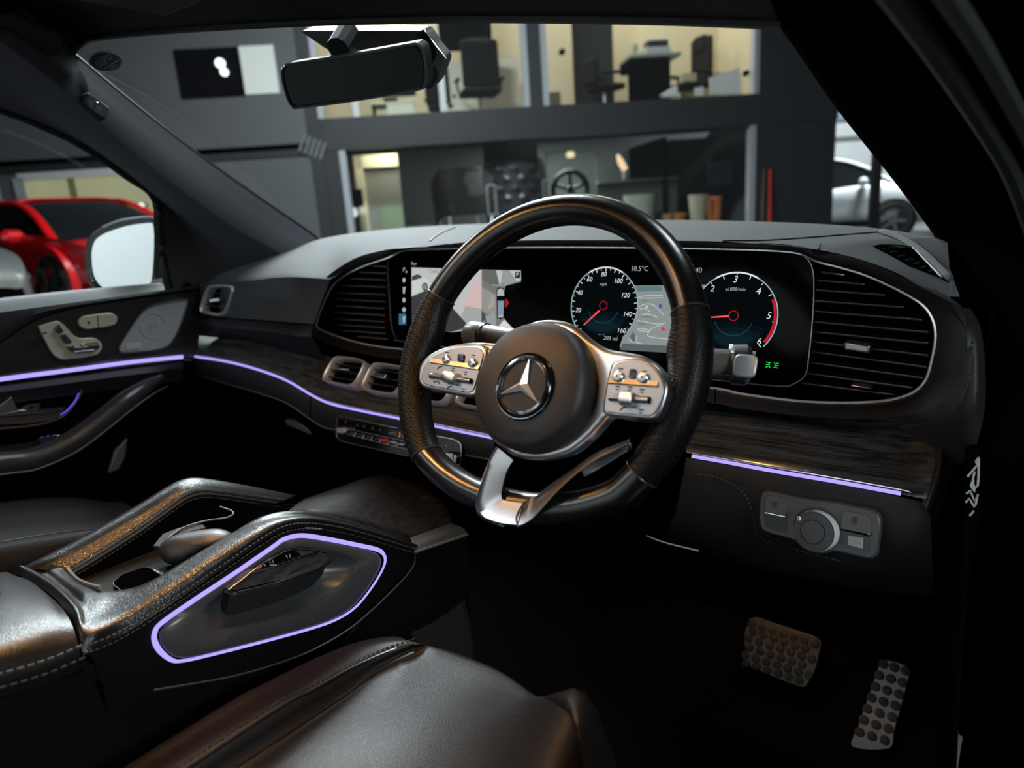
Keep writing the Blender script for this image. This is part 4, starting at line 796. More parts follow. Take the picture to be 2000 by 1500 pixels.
# shelf edge below the strip, then the dark lower dash
l0 = row([(374, 699, .200), (440, 709, .196), (500, 724, .191), (560, 746, .191), (610, 775, .191), (645, 791, .191), (700, 804, .196), (800, 824, .201), (870, 839, .206), (965, 858, .211)])
l1 = row([(376, 715, .195), (440, 731, .190), (500, 748, .186), (560, 768, .186), (610, 797, .186), (645, 815, .188), (700, 822, .192), (800, 842, .197), (870, 856, .202), (965, 876, .207)])
l2 = row([(385, 732, .200), (440, 748, .198), (500, 765, .195), (560, 786, .195), (608, 818, .195), (640, 836, .196), (700, 845, .2), (800, 866, .205), (870, 880, .21), (965, 898, .212)])
l3 = row([(390, 745, .24), (440, 765, .24), (500, 785, .24), (560, 808, .24), (600, 840, .24), (640, 880, .215), (700, 905, .215), (800, 925, .22), (870, 940, .225), (965, 955, .225)])
l4 = row([(380, 1010, .34), (440, 1015, .34), (500, 1020, .34), (560, 1020, .34), (600, 1010, .30), (640, 965, .24), (700, 975, .24), (800, 990, .24), (870, 1000, .24), (965, 1010, .24)])
MB().grid([l0, l1, l2]).build('shelf_edge', SOFTD, dash, ang=70)
MB().grid([l2, l3, l4]).build('lower_dash', MATTE, dash, ang=70)
k = 17; MB().tube([l0[k], l1[k], l2[k]], .0014, n=6, up=(1, 0, 0)).build('seam_line', MATTE, dash)
MB().tube([p+Vector((0, -.002, 0)) for p in l2], .0018, n=6).build('shelf_lip', mat('lip_grey', (.03, .031, .033), .45), dash)
# glovebox catch
plate('glovebox_catch', [Y(u, v, .232) for u, v in ((556, 820), (575, 822), (612, 845), (608, 850), (560, 830))], (0, .02, 0), mat('catch_grey', (.06, .065, .068), .35), dash, bevel=.002)
# ---- veneer, driver side
ft = [(1350, 797, .275), (1420, 803, .275), (1500, 815, .272), (1640, 836, .268), (1760, 846, .262), (1838, 851, .255)]
fb = [(1340, 884, .215), (1420, 897, .215), (1500, 913, .215), (1640, 940, .215), (1765, 966, .215), (1812, 976, .216)]
T, B = row(ft, 30), row(fb, 30)
MB().grid([[p+Vector((0, .02, .012)) for p in T], T, [a.lerp(b, .3)+Vector((0, -.003, .001)) for a, b in zip(T, B)], [a.lerp(b, .65)+Vector((0, -.004, .002)) for a, b in zip(T, B)], [a.lerp(b, .95)+Vector((0, -.001, .001)) for a, b in zip(T, B)], B, [p+Vector((0, .012, -.006)) for p in B]]).build('veneer', mat('gloss_wood', (.007, .007, .007), .16, coat=.5, var=((7, 200, 200), (.050, .050, .050))), dash, ang=50)
sp_ = row([(1352, 891, .213), (1420, 903, .213), (1500, 918, .213), (1640, 942, .213), (1759, 964, .213)])
MB().sweep(sp_, [(.0022*x, .0026*y) for x, y in circ(8)], (0, -1, .3)).build('light_strip', AMB, dash)
MB().sweep([p+Vector((0, -.002, .0030)) for p in row([(1345, 887, .214), (1500, 914, .214), (1640, 938, .214), (1765, 961, .214), (1778, 969, .214)])], [(.0009*x, .001*y) for x, y in circ(6)], (0, -1, .3)).build('bright_edge', mat('edge_chrome'), dash)
surface('veneer_end', [[Y(1812, 840, .262), Y(1825, 905, .235), Y(1800, 985, .214)], [Y(1840, 851, .25), Y(1836, 920, .225), Y(1812, 1000, .210)], [Y(1868, 870, .26), Y(1850, 960, .235), Y(1822, 1060, .22)]], mat('end_skin', (.018, .018, .019), .4), dash, 5, 5)
lr0 = row([(1340, 893, .216), (1420, 906, .214), (1500, 921, .214), (1640, 946, .214), (1765, 972, .214), (1815, 985, .216)], 30)
lr1 = row([(1335, 925, .206), (1420, 940, .205), (1500, 952, .205), (1640, 977, .205), (1765, 1003, .205), (1818, 1015, .21)], 30)
lr2 = row([(1320, 1000, .215), (1420, 1040, .212), (1500, 1065, .210), (1640, 1096, .210), (1765, 1120, .212), (1822, 1130, .215)], 30)
lr3 = row([(1300, 1040, .235), (1420, 1080, .232), (1500, 1105, .230), (1640, 1135, .230), (1765, 1150, .232), (1825, 1155, .235)], 30)
lr4 = row([(1290, 1050, .36), (1420, 1095, .36), (1500, 1115, .36), (1640, 1145, .36), (1765, 1160, .36), (1825, 1165, .36)], 30)
MB().grid([lr0, lr1, lr2, lr3, lr4]).build('knee_panel', mat('knee_skin', (.0025, .0025, .0028), .65, bump=('leather', 420, .1)), dash, ang=60)
sm = MB(); stitches(sm, cr([Y(*p) for p in [(1367, 926, .203), (1400, 933, .203), (1440, 952, .203), (1462, 980, .204), (1472, 1015, .205), (1480, 1042, .206), (1500, 1058, .206), (1560, 1075, .206), (1640, 1095, .206)]], 6), (0, -1, 0), .0056, .0034, .00045)
sm.build('stitching', mat('faint_thread', (.07, .07, .07), .8), dash, smooth=False, kind='stuff')
# steering column shroud
MB().tube(cr([Y(1120, 985, .12), Y(1180, 985, .2), Y(1250, 985, .30)], 5), .045, n=18, up=(0, 0, 1), sy=.8).build('column_shroud', MATTE, dash)
MB().tube(cr([Y(1262, 1046, .20), Y(1300, 1060, .2), Y(1365, 1076, .2)], 5), .0015, n=6).build('column_edge', mat('column_chrome', (.25, .25, .26), .3, .8), dash)  # chrome line along the lower column edge
MB().box((0, .375, 1.06), (1.44, 0, 0), (0, .01, 0), (0, 0, .12)).build('dash_filler', MATTE, dash)  # dark filler added behind the veneer to hide bright gaps
MB().box((.01, .60, .87), (1.48, 0, 0), (0, .02, 0), (0, 0, .62)).build('bulkhead', MATTE, dash)

# ================================================================== DISPLAY (one glass for both screens)
DQ = Pl((0, .3, 1.2), (0, -math.cos(rad(12)), math.sin(rad(12))))
DX = Vector((1, 0, 0)); DY = DQ.n.cross(DX)
disp = thing('dashboard_display', 'wide black glass display panel with gauges and camera view', 'display', DQ.at(1170, 720))
do = [(757, 505), (762, 495), (790, 489), (1000, 485), (1200, 485), (1400, 488), (1500, 491), (1560, 497), (1582, 512), (1590, 545), (1588, 620), (1580, 700), (1573, 733), (1550, 750), (1520, 754), (1390, 741), (1100, 706), (800, 669), (776, 660), (766, 640), (762, 600)]
doc = cr([Vector(p) for p in do], 3, True)
plate_px('glass', DQ, doc, 0, .012, mat('display_glass', (.001, .001, .0014), .12, spec=.04), disp, bevel=.002)
MB().sweep([DQ.at(*p, .0005) for p in doc], [(.0014*x, .0022*y) for x, y in circ(6)], DQ.n, closed=True).build('frame', mat('display_frame', (.22, .22, .225), .28, 1), disp)
def scr(name, px, off, m, parent): return mk(name, DQ.many(px, off), [list(range(len(px)))], m, parent, smooth=False)
E_ = lambda n, c=(1, 1, 1), s=1.0: emi('screen_'+n, c, s)
WH = E_('white', (.75, .78, .80)); GR = E_('grey', (.30, .32, .32)); DKG = E_('dark', (.045, .047, .047)); LG = E_('light', (.50, .52, .51)); MIDG = E_('mid', (.17, .175, .172)); PINK = E_('pink', (.62, .47, .45)); RD = E_('red', (.75, .03, .03)); BLU = E_('blue', (.02, .09, .22)); BK_ = E_('black', (.002, .003, .004))
L = lambda pts: zz(740, 480, 6.25, pts)
cv = scr('camera_view', L([(398, 265), (1255, 292), (1255, 1005), (890, 1055), (700, 1025), (398, 1000)]), .0006, LG, disp)
scr('image_floor', L([(398, 620), (640, 520), (900, 760), (1110, 990), (1060, 1005), (890, 1052), (398, 1000)]), .0009, DKG, cv)
scr('image_floor_light', L([(1000, 860), (1060, 735), (1252, 770), (1252, 985), (1110, 985)]), .0010, E_('floor_grey', (.36, .375, .36)), cv)
scr('image_glow', L([(1020, 730), (1150, 480), (1255, 380), (1255, 770)]), .0009, PINK, cv)
carv = scr('image_car', L([(398, 360), (470, 345), (530, 372), (600, 400), (630, 480), (600, 520), (530, 545), (398, 612)]), .0011, E_('car_white', (.58, .60, .58)), cv)
scr('image_car_window', L([(400, 430), (405, 370), (470, 347), (515, 365), (525, 390)]), .0013, E_('window_dark', (.06, .065, .065)), cv)
def pxdisc(name, c, r, off, m, parent, n=20, ry=None): return scr(name, [(c[0]+r*x, c[1]+(ry or r)*y) for x, y in circ(n)], off, m, parent)
c = L([(562, 500)])[0]; pxdisc('image_wheel', c, 6.0, .0013, E_('window_dark'), cv, ry=8); pxdisc('image_wheel_disc', c, 3.8, .0015, E_('floor_grey'), cv, ry=5)
for k in range(3): a = 1.05*k+.4; scr('image_spoke', [(c[0]+4.5*math.cos(a)-.5, c[1]+6*math.sin(a)), (c[0]+4.5*math.cos(a)+.5, c[1]+6*math.sin(a)), (c[0]-4.5*math.cos(a)+.5, c[1]-6*math.sin(a)), (c[0]-4.5*math.cos(a)-.5, c[1]-6*math.sin(a))], .0017, E_('window_dark'), cv)
scr('image_yellow_line', L([(398, 975), (440, 985), (440, 1000), (398, 1000)]), .0012, E_('yellow', (.45, .40, .02)), cv)
# overhead view
ov = scr('overhead_view', L([(1255, 290), (1730, 300), (1735, 450), (1560, 495), (1530, 560), (1530, 890), (1640, 1010), (1560, 1085), (1330, 1040), (1250, 1000)]), .0008, MIDG, disp)
for P, m in (([(1255, 292), (1430, 295), (1470, 480), (1380, 480), (1255, 400)], E_('asphalt', (.13, .135, .13))), ([(1430, 300), (1510, 302), (1490, 470), (1470, 470)], LG), ([(1510, 302), (1600, 305), (1690, 440), (1560, 480), (1500, 460)], GR), ([(1590, 300), (1732, 303), (1735, 420), (1690, 440)], LG), ([(1540, 490), (1735, 440), (1735, 500), (1535, 600)], BK_),
             ([(1255, 500), (1430, 600), (1430, 800), (1330, 830), (1260, 790)], E_('gravel', (.28, .285, .26))), ([(1255, 800), (1290, 830), (1340, 1040), (1252, 1000)], E_('window_dark')), ([(1300, 860), (1420, 800), (1430, 960), (1330, 1030)], GR), ([(1420, 1030), (1530, 900), (1640, 1015), (1560, 1085)], E_('bright', (.66, .67, .66))), ([(1250, 970), (1290, 900), (1310, 1010), (1260, 1010)], LG)):
    scr('overhead_patch', L(P), .0011, m, ov)
for k in range(7):
    a = -.6+.28*k; x, y = 1310, 680; scr('overhead_ray', L([(x+30*math.cos(a), y+30*math.sin(a)), (x+100*math.cos(a), y+100*math.sin(a)), (x+100*math.cos(a+.09), y+100*math.sin(a+.09))]), .0013, LG, ov)
scr('overhead_line', L([(1380, 475), (1555, 480), (1555, 488), (1380, 483)]), .0013, LG, ov)
cb_ = L([(1440, 520), (1480, 508), (1525, 520), (1535, 580), (1532, 870), (1490, 898), (1445, 880), (1436, 600)])
scr('overhead_car_outline', [(985+(u-978)*1.0-7, v) for u, v in cb_], .0014, BK_, ov)
scr('overhead_car_bonnet', L([(1448, 540), (1485, 518), (1522, 540), (1530, 612), (1444, 612)]), .0017, E_('car_silver', (.42, .46, .48)), ov)
scr('overhead_car_body', L([(1450, 672), (1526, 672), (1520, 860), (1490, 875), (1456, 860)]), .0017, E_('car_blue', (.22, .31, .38)), ov); scr('overhead_car_rear', L([(1455, 848), (1518, 850), (1512, 876), (1462, 876)]), .0019, E_('car_silver'), ov)
scr('warning_marker', L([(1538, 660), (1548, 645), (1590, 690), (1555, 755), (1540, 740)]), .0014, E_('deep_red', (.40, .01, .015)), ov)
ic = scr('park_icon', L([(1668, 318), (1725, 318), (1722, 398), (1660, 392)]), .0014, E_('icon_navy', (.01, .015, .02)), ov)
text('park_letter', 'P', DQ.at(*L([(1690, 355)])[0], .0018), DX, DY, .009, WH, ic)
# icon column
for i, v in enumerate((527, 547, 567, 586, 605, 624)):
    if i == 5: scr('icon_highlight', [(779, 613), (793, 613), (793, 634), (779, 634)], .0007, E_('tab_blue', (.03, .14, .26)), disp)
    mb = MB(); q = DQ.at(789, v, .0012)
    if i == 0: textmb(mb, 'P', q, DX, DY, .011); mb.add([q+DX*x+DY*y for x, y in ((.004, -.005), (.009, -.005), (.0065, -.001))], [[0, 1, 2]])
    elif i in (1, 3): mb.add([q+DX*(.0040*x)+DY*(.0042*y) for x, y in circ(14)], [list(range(14))])
    elif i == 4: mb.add([q+DX*(.0055*x)+DY*(.0055*y) for x, y in ((1, 0), (0, 1), (-1, 0), (0, -1))], [[0, 1, 2, 3]])
    else: mb.add([q+DX*x+DY*y for x, y in ((-.0035, .006), (.0035, .006), (.002, -.006), (-.002, -.006))], [[0, 1, 2, 3]])
    mb.build('menu_icon', E_('icon_grey', (.42, .44, .45)), disp, smooth=False)
text('view_title', 'Rear', DQ.at(803, 515, .001), DX, DY, .0075, E_('icon_grey'), disp, align='LEFT')
text('view_message', 'Check surroundings', DQ.at(838, 530, .002), DX, DY, .0088, E_('text_dark', (.10, .10, .10)), cv, align='LEFT')
# gauges
def gauge(name, c, edge, numerals, npos, ticks, small, needle, extra):
    O = DQ.at(*c, 0); a = DQ.at(*edge, 0); r = (a-O).length
    g = MB().lathe(O, DQ.n, [(r, .0016), (.001, .0018)], 56, e=DX).build(name, BK_, disp)
    pt = lambda ang, k, h=.0022: O+DX*(r*k*math.cos(rad(ang)))+DY*(r*k*math.sin(rad(ang)))+DQ.n*h
    MB().tube([pt(-42+k*264/60, 1.0) for k in range(61)], .0008, n=5, up=DQ.n).build('ring', E_('ring', (.30, .42, .48)), g)
    MB().tube([pt(60+k*60/20, 1.0) for k in range(21)], .0011, n=5, up=DQ.n).build('ring_bright', WH, g)
    mb = MB()
    for ang, big in ticks: d = pt(ang, 1, 0)-O; mb.box(pt(ang, .935 if big else .95, .0022), d*(.075 if big else .05), d.cross(DQ.n)*(.018 if big else .012), DQ.n*.0003)
    mb.build('ticks', WH, g, smooth=False, kind='stuff')
    for s, p in zip(numerals, npos): text('numeral', s, DQ.at(*p, .0022), DX, DY, .0096 if small else .0118, WH, g, .2)
    # blue glow of the lower dial
    for j, (a0_, a1_, rr_, col) in enumerate(((188, 352, .82, (.0012, .0035, .005)), (198, 342, .79, (.002, .006, .009)), (210, 330, .75, (.003, .010, .015)), (224, 316, .70, (.004, .015, .022)))):
        gl = MB(); n_ = 24; gl.add([pt(270, .12*j, .0018+.0001*j)]+[pt(a0_+(a1_-a0_)*i/(n_-1), rr_, .0018+.0001*j) for i in range(n_)], [[0, i, i+1] for i in range(1, n_)]); gl.build('dial_tint', E_('dial_blue%d' % j, col), g)
    MB().tube([pt(a_, .46, .0021) for a_ in range(200, 341, 5)], .0003, n=4, up=DQ.n).build('inner_arc', E_('arc_blue', (.03, .08, .10)), g)
    p, q = DQ.at(*needle[0], .0026), DQ.at(*needle[1], .0026)
    MB().tube([p, q], .0011, n=6, up=DQ.n, scale=[1.1, .6]).build('needle', E_('needle', (1.0, .06, .06), 1.6), g)
    MB().tube([O+DX*(.0062*x)+DY*(.0062*y)+DQ.n*.0026 for x, y in circ(20)], .0006, closed=True, n=5, up=DQ.n).build('needle_hub', E_('deep_red'), g)
    for body, p, s in extra: text('print', body, DQ.at(*p, .0022), DX, DY, s, E_('icon_grey'), g, .15)
    return g, pt
tk = [(225-270*k/32, k % 2 == 0) for k in range(33)]
speed, pt = gauge('speedometer', (1180, 597), (1247, 599), ['20', '40', '60', '80', '100', '120', '140', '160'], [(1129, 606), (1132, 572), (1151, 546), (1179, 536), (1207, 549), (1221, 577), (1225, 614), (1213, 646)], tk, True, ((1170, 607), (1140, 635)), [('mph', (1178, 555), .0065), ('203 mi', (1192, 661), .0085), ('- - -', (1174, 653), .006)])
tk = [(225-270*k/14, k % 2 == 0) for k in range(15)]
rev, pt2 = gauge('rev_counter', (1434, 617), (1520, 621), ['2', '3', '4', '5', '6'], [(1391, 564), (1436, 546), (1481, 569), (1501, 617), (1482, 667)], tk, False, ((1424, 617.5), (1384, 620)), [('x1000/min', (1436, 565), .0062), ('130', (1470, 689), .0055)])
MB().tube([pt2(25-k*62/16, .945) for k in range(17)], .0019, n=5, up=DQ.n).build('red_band', E_('band_red', (.55, .01, .02)), rev)
mb = MB(); q = DQ.at(1429, 680, .0022)
for x, y, a, b in ((-.001, .002, .005, .007), (.0035, .000, .0018, .008), (0, -.0035, .009, .0016)): mb.add([q+DX*(x-a/2)+DY*(y-b/2), q+DX*(x+a/2)+DY*(y-b/2), q+DX*(x+a/2)+DY*(y+b/2), q+DX*(x-a/2)+DY*(y+b/2)], [[0, 1, 2, 3]])
mb.build('fuel_symbol', WH, rev, smooth=False)
text('clock', '15:40', DQ.at(1356, 528, .001), DX, DY, .0098, E_('icon_grey'), disp); text('outside_temperature', '10.5°C', DQ.at(1249, 525, .001), DX, DY, .0098, E_('icon_grey'), disp)
mb = MB(); q = DQ.at(1508, 713, .001)
for s in (-1, 1):
    mb.sweep([q+DX*(s*.0016)+DY*(.0035*math.sin(t))+DX*(s*.002*math.cos(t)) for t in [-1.5+3*k/8 for k in range(9)]], [(.0005*x, .0004*y) for x, y in circ(5)], DQ.n)
    for k in (-1, 0, 1): mb.sweep([q+DX*(s*.0042)+DY*(k*.0022), q+DX*(s*.0078)+DY*(k*.0034)], [(.0005*x, .0004*y) for x, y in circ(5)], DQ.n)
mb.build('side_light_symbol', E_('green', (.01, .65, .05)), disp)
# map between the dials
mv = scr('map_view', [(1225, 558), (1378, 556), (1392, 690), (1210, 678), (1222, 640), (1240, 610)], .0009, E_('map_ground', (.25, .28, .28)), disp)
L = lambda pts: zz(1090, 490, 7.1423, pts)
scr('map_sky', L([(1080, 490), (1440, 488), (1445, 560), (1090, 570)]), .0011, E_('map_haze', (.12, .19, .21)), mv)
scr('map_base_shade', L([(900, 1290), (1650, 1330), (1650, 1430), (860, 1380)]), .0011, E_('map_low', (.10, .12, .125)), mv)
scr('map_dark_block', L([(1040, 1130), (1070, 1160), (1090, 1260), (1050, 1270), (1000, 1200)]), .0011, E_('map_block', (.12, .13, .13)), mv)
rd_ = MB()
for P in ([(1110, 970), (1200, 985), (1370, 1020), (1500, 1000)], [(1100, 1085), (1260, 1100), (1250, 1160), (1290, 1200), (1600, 1240)], [(1110, 1110), (1270, 1130)], [(1250, 1160), (1310, 1080), (1480, 1020)], [(1130, 780), (1230, 740), (1340, 760), (1470, 890)], [(1140, 820), (1200, 800), (1290, 850)], [(1120, 660), (1460, 655)], [(1120, 640), (1300, 620), (1460, 625)], [(1100, 1180), (1090, 1270), (1190, 1300)], [(980, 1230), (1040, 1270), (1110, 1270)], [(1150, 900), (1250, 880), (1400, 930)]):
    rd_.sweep([DQ.at(*p, .0013) for p in cr([Vector(p) for p in L(P)], 3)], [(.0005*x, .0002*y) for x, y in circ(4)], DQ.n)
rd_.build('map_roads', E_('road', (.55, .58, .58)), mv, kind='stuff')
for P, m in (([(1430, 1110), (1465, 1060), (1510, 1112)], RD), ([(1405, 745), (1450, 745), (1450, 800), (1405, 800)], E_('sign_blue', (.03, .12, .45)))): scr('map_marker', L(P), .0016, m, mv)
scr('map_pin', L([(1226, 762), (1248, 762), (1246, 800), (1228, 800)]), .0016, WH, mv)
text('map_label', 'Transport', DQ.at(*L([(1235, 918)])[0], .0015), DX, DY, .0050, E_('text_dark'), mv); text('map_label', 'road', DQ.at(*L([(1200, 690)])[0], .0015), DX, DY, .0048, E_('text_dark'), mv); text('map_label', 'park', DQ.at(*L([(1170, 1020)])[0], .0015), DX, DY, .0048, E_('text_dark'), mv)

# ================================================================== AIR VENTS AND CONTROL PANELS
def big_vent(name, label, lines, y0, y1, housing, tabs):
    t = thing(name, label, 'air vent', Y(housing[2][0], housing[2][1], .32))
    SL = mat('slat_black', (.012, .012, .012), .30)
    for (u0, v0, u1, v1) in lines:
        a, b = Y(u0, v0, y0), Y(u1, v1, y1); mb = MB()
        mb.add([a, b, b+Vector((0, .035, .004)), a+Vector((0, .035, .004)), a-Vector((0, 0, .0018)), b-Vector((0, 0, .0018)), b+Vector((0, .035, .002)), a+Vector((0, .035, .002))], [[0, 1, 2, 3], [4, 5, 6, 7], [0, 1, 5, 4], [2, 3, 7, 6], [0, 3, 7, 4], [1, 2, 6, 5]])
        s = mb.build('slat', SL, t, smooth=False)
        MB().tube([a+Vector((0, -.0006, 0)), b+Vector((0, -.0006, 0))], .0008, n=5).build('slat_edge', mat('slat_edge_metal', (.24, .245, .25), .35, .4), s)
    for u in tabs[0]:
        a, b = Y(u, 560, .325), Y(u, 760, .325)
    for (u0, v0, u1, v1, y, h) in tabs[1]:
        a, b = Y(u0, v0, y), Y(u1, v1, y); MB().box((a+b)/2, (b-a), (0, .016, 0), (0, 0, h)).build('tab', mat('tab_silver', (.50, .51, .52), .3, 1), t, bevel=.0025)
    return t
q = lambda pts: [(1300+a/2.2394, 430+b/2.2394, 1300+c/2.2394, 430+d/2.2394) for a, b, c, d in pts]
big_vent('air_vent', 'large black slatted air vent right of the gauges', q([(680, 225, 780, 240), (665, 262, 870, 280), (660, 305, 960, 326), (655, 352, 1045, 380), (655, 398, 1122, 434), (650, 444, 1150, 488), (642, 487, 1150, 537), (637, 530, 1150, 590), (627, 573, 1142, 641), (620, 620, 1135, 690), (608, 668, 1125, 738), (595, 712, 1060, 770)]), .305, .280, [(1590, 512), (1815, 640), (1700, 780)], ((), [(1650, 673, 1702, 680, .275, .010), (1664, 750, 1705, 756, .285, .003)]))
q = lambda pts: [(360+a/4, 530+b/4, 360+c/4, 530+d/4) for a, b, c, d in pts]
big_vent('air_vent', 'large black slatted air vent left of the camera screen', q([(1460, -45, 1575, -40), (1370, 5, 1575, 15), (1300, 55, 1575, 67), (1240, 110, 1575, 122), (1185, 165, 1572, 182), (1170, 217, 1570, 237), (1165, 268, 1570, 290), (1165, 320, 1570, 344), (1175, 370, 1570, 394), (1200, 418, 1572, 440), (1240, 462, 1575, 485), (1350, 510, 1590, 528)]), .300, .305, [(630, 540), (690, 560), (700, 660)], ((), []))
# inner side cheek of the left vent
def small_vent(name, label, outer, inner, pl, lines, tab, depth=.03, body=True):
    t = thing(name, label, 'air vent', pl.at(*outer[0]), group=None)
    oc_, ic_ = cr([Vector(p) for p in outer], 3, True), cr([Vector(p) for p in inner], 3, True)
    A = [pl.at(*p, 0) for p in oc_]; Bq = [pl.at(*p, 0) for p in ic_]
    m_ = [a.lerp(b, .5)+pl.n*.0025 for a, b in zip(A, Bq)]
    back = [p-pl.n*depth for p in A]; inb = [p-pl.n*.02 for p in Bq]
    MB().grid([back, A, m_, Bq, inb], cu=True).build('frame', mat('vent_silver', (.66, .66, .65), .32, .6), t, ang=60)
    cen = sum(inb, Vector())/len(inb); MB().grid([inb, [cen.lerp(p, .02) for p in inb]], cu=True).build('duct', MATTE, t)
    for (p, q2) in lines:
        a, b = pl.at(*p, -.006), pl.at(*q2, -.006); d = pl.n
        MB().add([a, b, b-d*.012, a-d*.012, a+Vector((0, 0, -.0016)), b+Vector((0, 0, -.0016)), b-d*.012, a-d*.012], [[0, 1, 2, 3], [4, 5, 6, 7], [0, 1, 5, 4]]).build('slat', mat('vent_slat', (.035, .036, .037), .35, .3), t, smooth=False)
    a, b = pl.at(*tab[0], .001), pl.at(*tab[1], .001)
    MB().box((a+b)/2, b-a, pl.n*.012, (b-a).cross(pl.n).normalized()*tab[2]).build('tab', mat('tab_silver'), t, bevel=.0016)
    return t
L = lambda pts: zz(610, 640, 5.357, pts)
CV = Pl(Y(700, 745, .215), (.10, -.80, .60))
o1 = L([(240, 302), (300, 298), (400, 308), (490, 324), (540, 345), (548, 385), (520, 455), (470, 550), (430, 595), (380, 610), (300, 602), (180, 578), (115, 555), (103, 525), (130, 455), (190, 350)])
i1 = L([(255, 325), (310, 320), (400, 330), (480, 345), (518, 362), (522, 390), (498, 455), (452, 540), (418, 575), (375, 588), (300, 578), (190, 556), (140, 540), (132, 520), (155, 460), (208, 365)])
small_vent('centre_vent', 'square chrome-framed centre air vent, the left one of the pair', o1, i1, CV, [(L([(215, 365), (505, 415)])), (L([(180, 430), (480, 480)])), (L([(150, 500), (450, 545)]))], (*L([(270, 438), (395, 448)]), .005))
sh_ = lambda P: [(u+77+(.03*(u-670)), v+12+(v-745)*.08) for u, v in P]
o2 = L([(640, 370), (700, 362), (800, 375), (930, 398), (985, 420), (990, 455), (960, 540), (915, 630), (870, 680), (820, 698), (740, 690), (600, 668), (525, 642), (508, 610), (535, 535), (590, 425)])
i2 = L([(655, 392), (710, 386), (800, 398), (920, 420), (960, 440), (962, 465), (935, 540), (892, 620), (855, 662), (815, 676), (740, 667), (610, 645), (550, 625), (540, 600), (562, 540), (608, 440)])
v2 = small_vent('centre_vent', 'square chrome-framed centre air vent beside the wheel rim', o2, i2, CV, [(L([(620, 425), (940, 475)])), (L([(585, 495), (905, 550)])), (L([(560, 565), (880, 620)]))], (*L([(665, 500), (785, 520)]), .009))
sx = lambda P, k: [(u+k*99, v+k*16.5) for u, v in P]
small_vent('centre_vent', 'chrome-framed centre air vent mostly hidden behind the left spoke', [(u+93, v+17) for u, v in o2], [(u+93, v+17) for u, v in i2], CV, [], ((840, 760), (862, 764), .006))
small_vent('centre_vent', 'chrome-framed centre air vent whose lower edge shows under the left spoke', [(u+183, v+28) for u, v in o2], [(u+183, v+28) for u, v in i2], CV, [], ((930, 775), (952, 779), .006))
PV = Pl(Y(425, 585, .212), (.30, -.92, .22))
o3 = [(407, 559), (425, 556), (446, 557), (456, 562), (455, 575), (445, 602), (438, 613), (425, 617), (398, 612), (390, 608), (391, 596), (399, 572)]
i3 = [(411, 563), (425, 560.5), (443, 561), (450, 565), (449, 576), (440, 600), (434, 609), (424, 612), (402, 608), (396, 604), (397, 595), (404, 574)]
small_vent('side_vent', 'chrome-framed air vent at the passenger end of the dashboard', o3, i3, PV, [((409, 570), (447, 575)), ((402, 582), (443, 588)), ((398, 594), (439, 600))], ((412, 588), (432, 585), .008), .02)
lk = PV.at(466, 593, .001); tb = thing('alarm_sensor', 'small pale oval sensor beside the passenger end vent', 'sensor', lk)
MB().sweep([lk+Vector((-.004, 0, 0)), lk+Vector((.006, 0, 0))], [(.0045*x, .003*y) for x, y in circ(12)], PV.n).build('cap', mat('sensor_pale', (.22, .23, .23), .4), tb, bevel=.001)
# ---- climate control strip
CP = Pl(Y(760, 850, .196), (.05, -.96, .25))
cl = thing('climate_panel', 'glossy black climate control strip under the centre vents', 'control panel', CP.at(760, 880))
L = lambda pts: zz(610, 640, 5.357, pts)
co = L([(265, 925), (330, 930), (800, 1030), (1300, 1130), (1480, 1165), (1545, 1200), (1560, 1290), (1545, 1430), (1510, 1480), (1440, 1470), (1000, 1350), (600, 1260), (300, 1190), (250, 1160), (245, 1080), (255, 960)])
plate_px('panel', CP, rnd(co, 5), .004, .02, GLOSS, cl, bevel=.002)
MB().sweep([CP.at(*p, .0045) for p in rnd(L([(250, 1140), (255, 950), (275, 928), (335, 932), (800, 1032), (1300, 1132), (1480, 1167), (1548, 1205), (1562, 1290), (1547, 1432), (1508, 1482)]), 4)], [(.0009*x, .001*y) for x, y in circ(6)], CP.n).build('chrome_edge', CHROME, cl)
MB().sweep([CP.at(*p, .0045) for p in L([(250, 1140), (300, 1185), (600, 1255), (1000, 1345)])], [(.0008*x, .001*y) for x, y in circ(6)], CP.n).build('chrome_edge', mat('bronze_line'), cl)
def key(P, m, h=.009, th=.006): return plate_px('key', CP, rnd(L(P), 3), h, th, m, cl, bevel=.0012)
KEYM = mat('key_metal', (.35, .36, .38), .25, 1)
key([(250, 1045), (340, 1040), (365, 1070), (340, 1110), (255, 1105)], mat('key_warm', (.75, .68, .58), .25, 1), .016, .014)
for x, c in ((450, KEYM), (540, KEYM), (625, KEYM), (715, KEYM), (790, mat('key_red', (.45, .03, .06), .3, .3)), (880, KEYM), (965, KEYM)):
    y = 1090+(x-400)*.222; key([(x-60, y-22), (x+10, y-8), (x-5, y+30), (x-75, y+16)], c if x > 760 else mat('key_dark', (.05, .052, .058), .25, .7), .010)
MB().sweep([CP.at(*p, .0105) for p in L([(360, 1110), (1000, 1275)])], [(.0009*x, .001*y) for x, y in circ(6)], CP.n).build('key_rail', KEYM, cl); MB().sweep([CP.at(*p, .0105) for p in L([(390, 1060), (1000, 1195)])], [(.0007*x, .001*y) for x, y in circ(6)], CP.n).build('key_rail', KEYM, cl)
for k in range(6):
    p, q2 = L([(455+k*88, 1105+k*20), (435+k*88, 1140+k*20)]); MB().tube([CP.at(*p, .0108), CP.at(*q2, .0108)], .0007, n=5, up=CP.n).build('key_mark', mat('mark_white', (.7, .72, .74), .4), cl)
mb = MB()
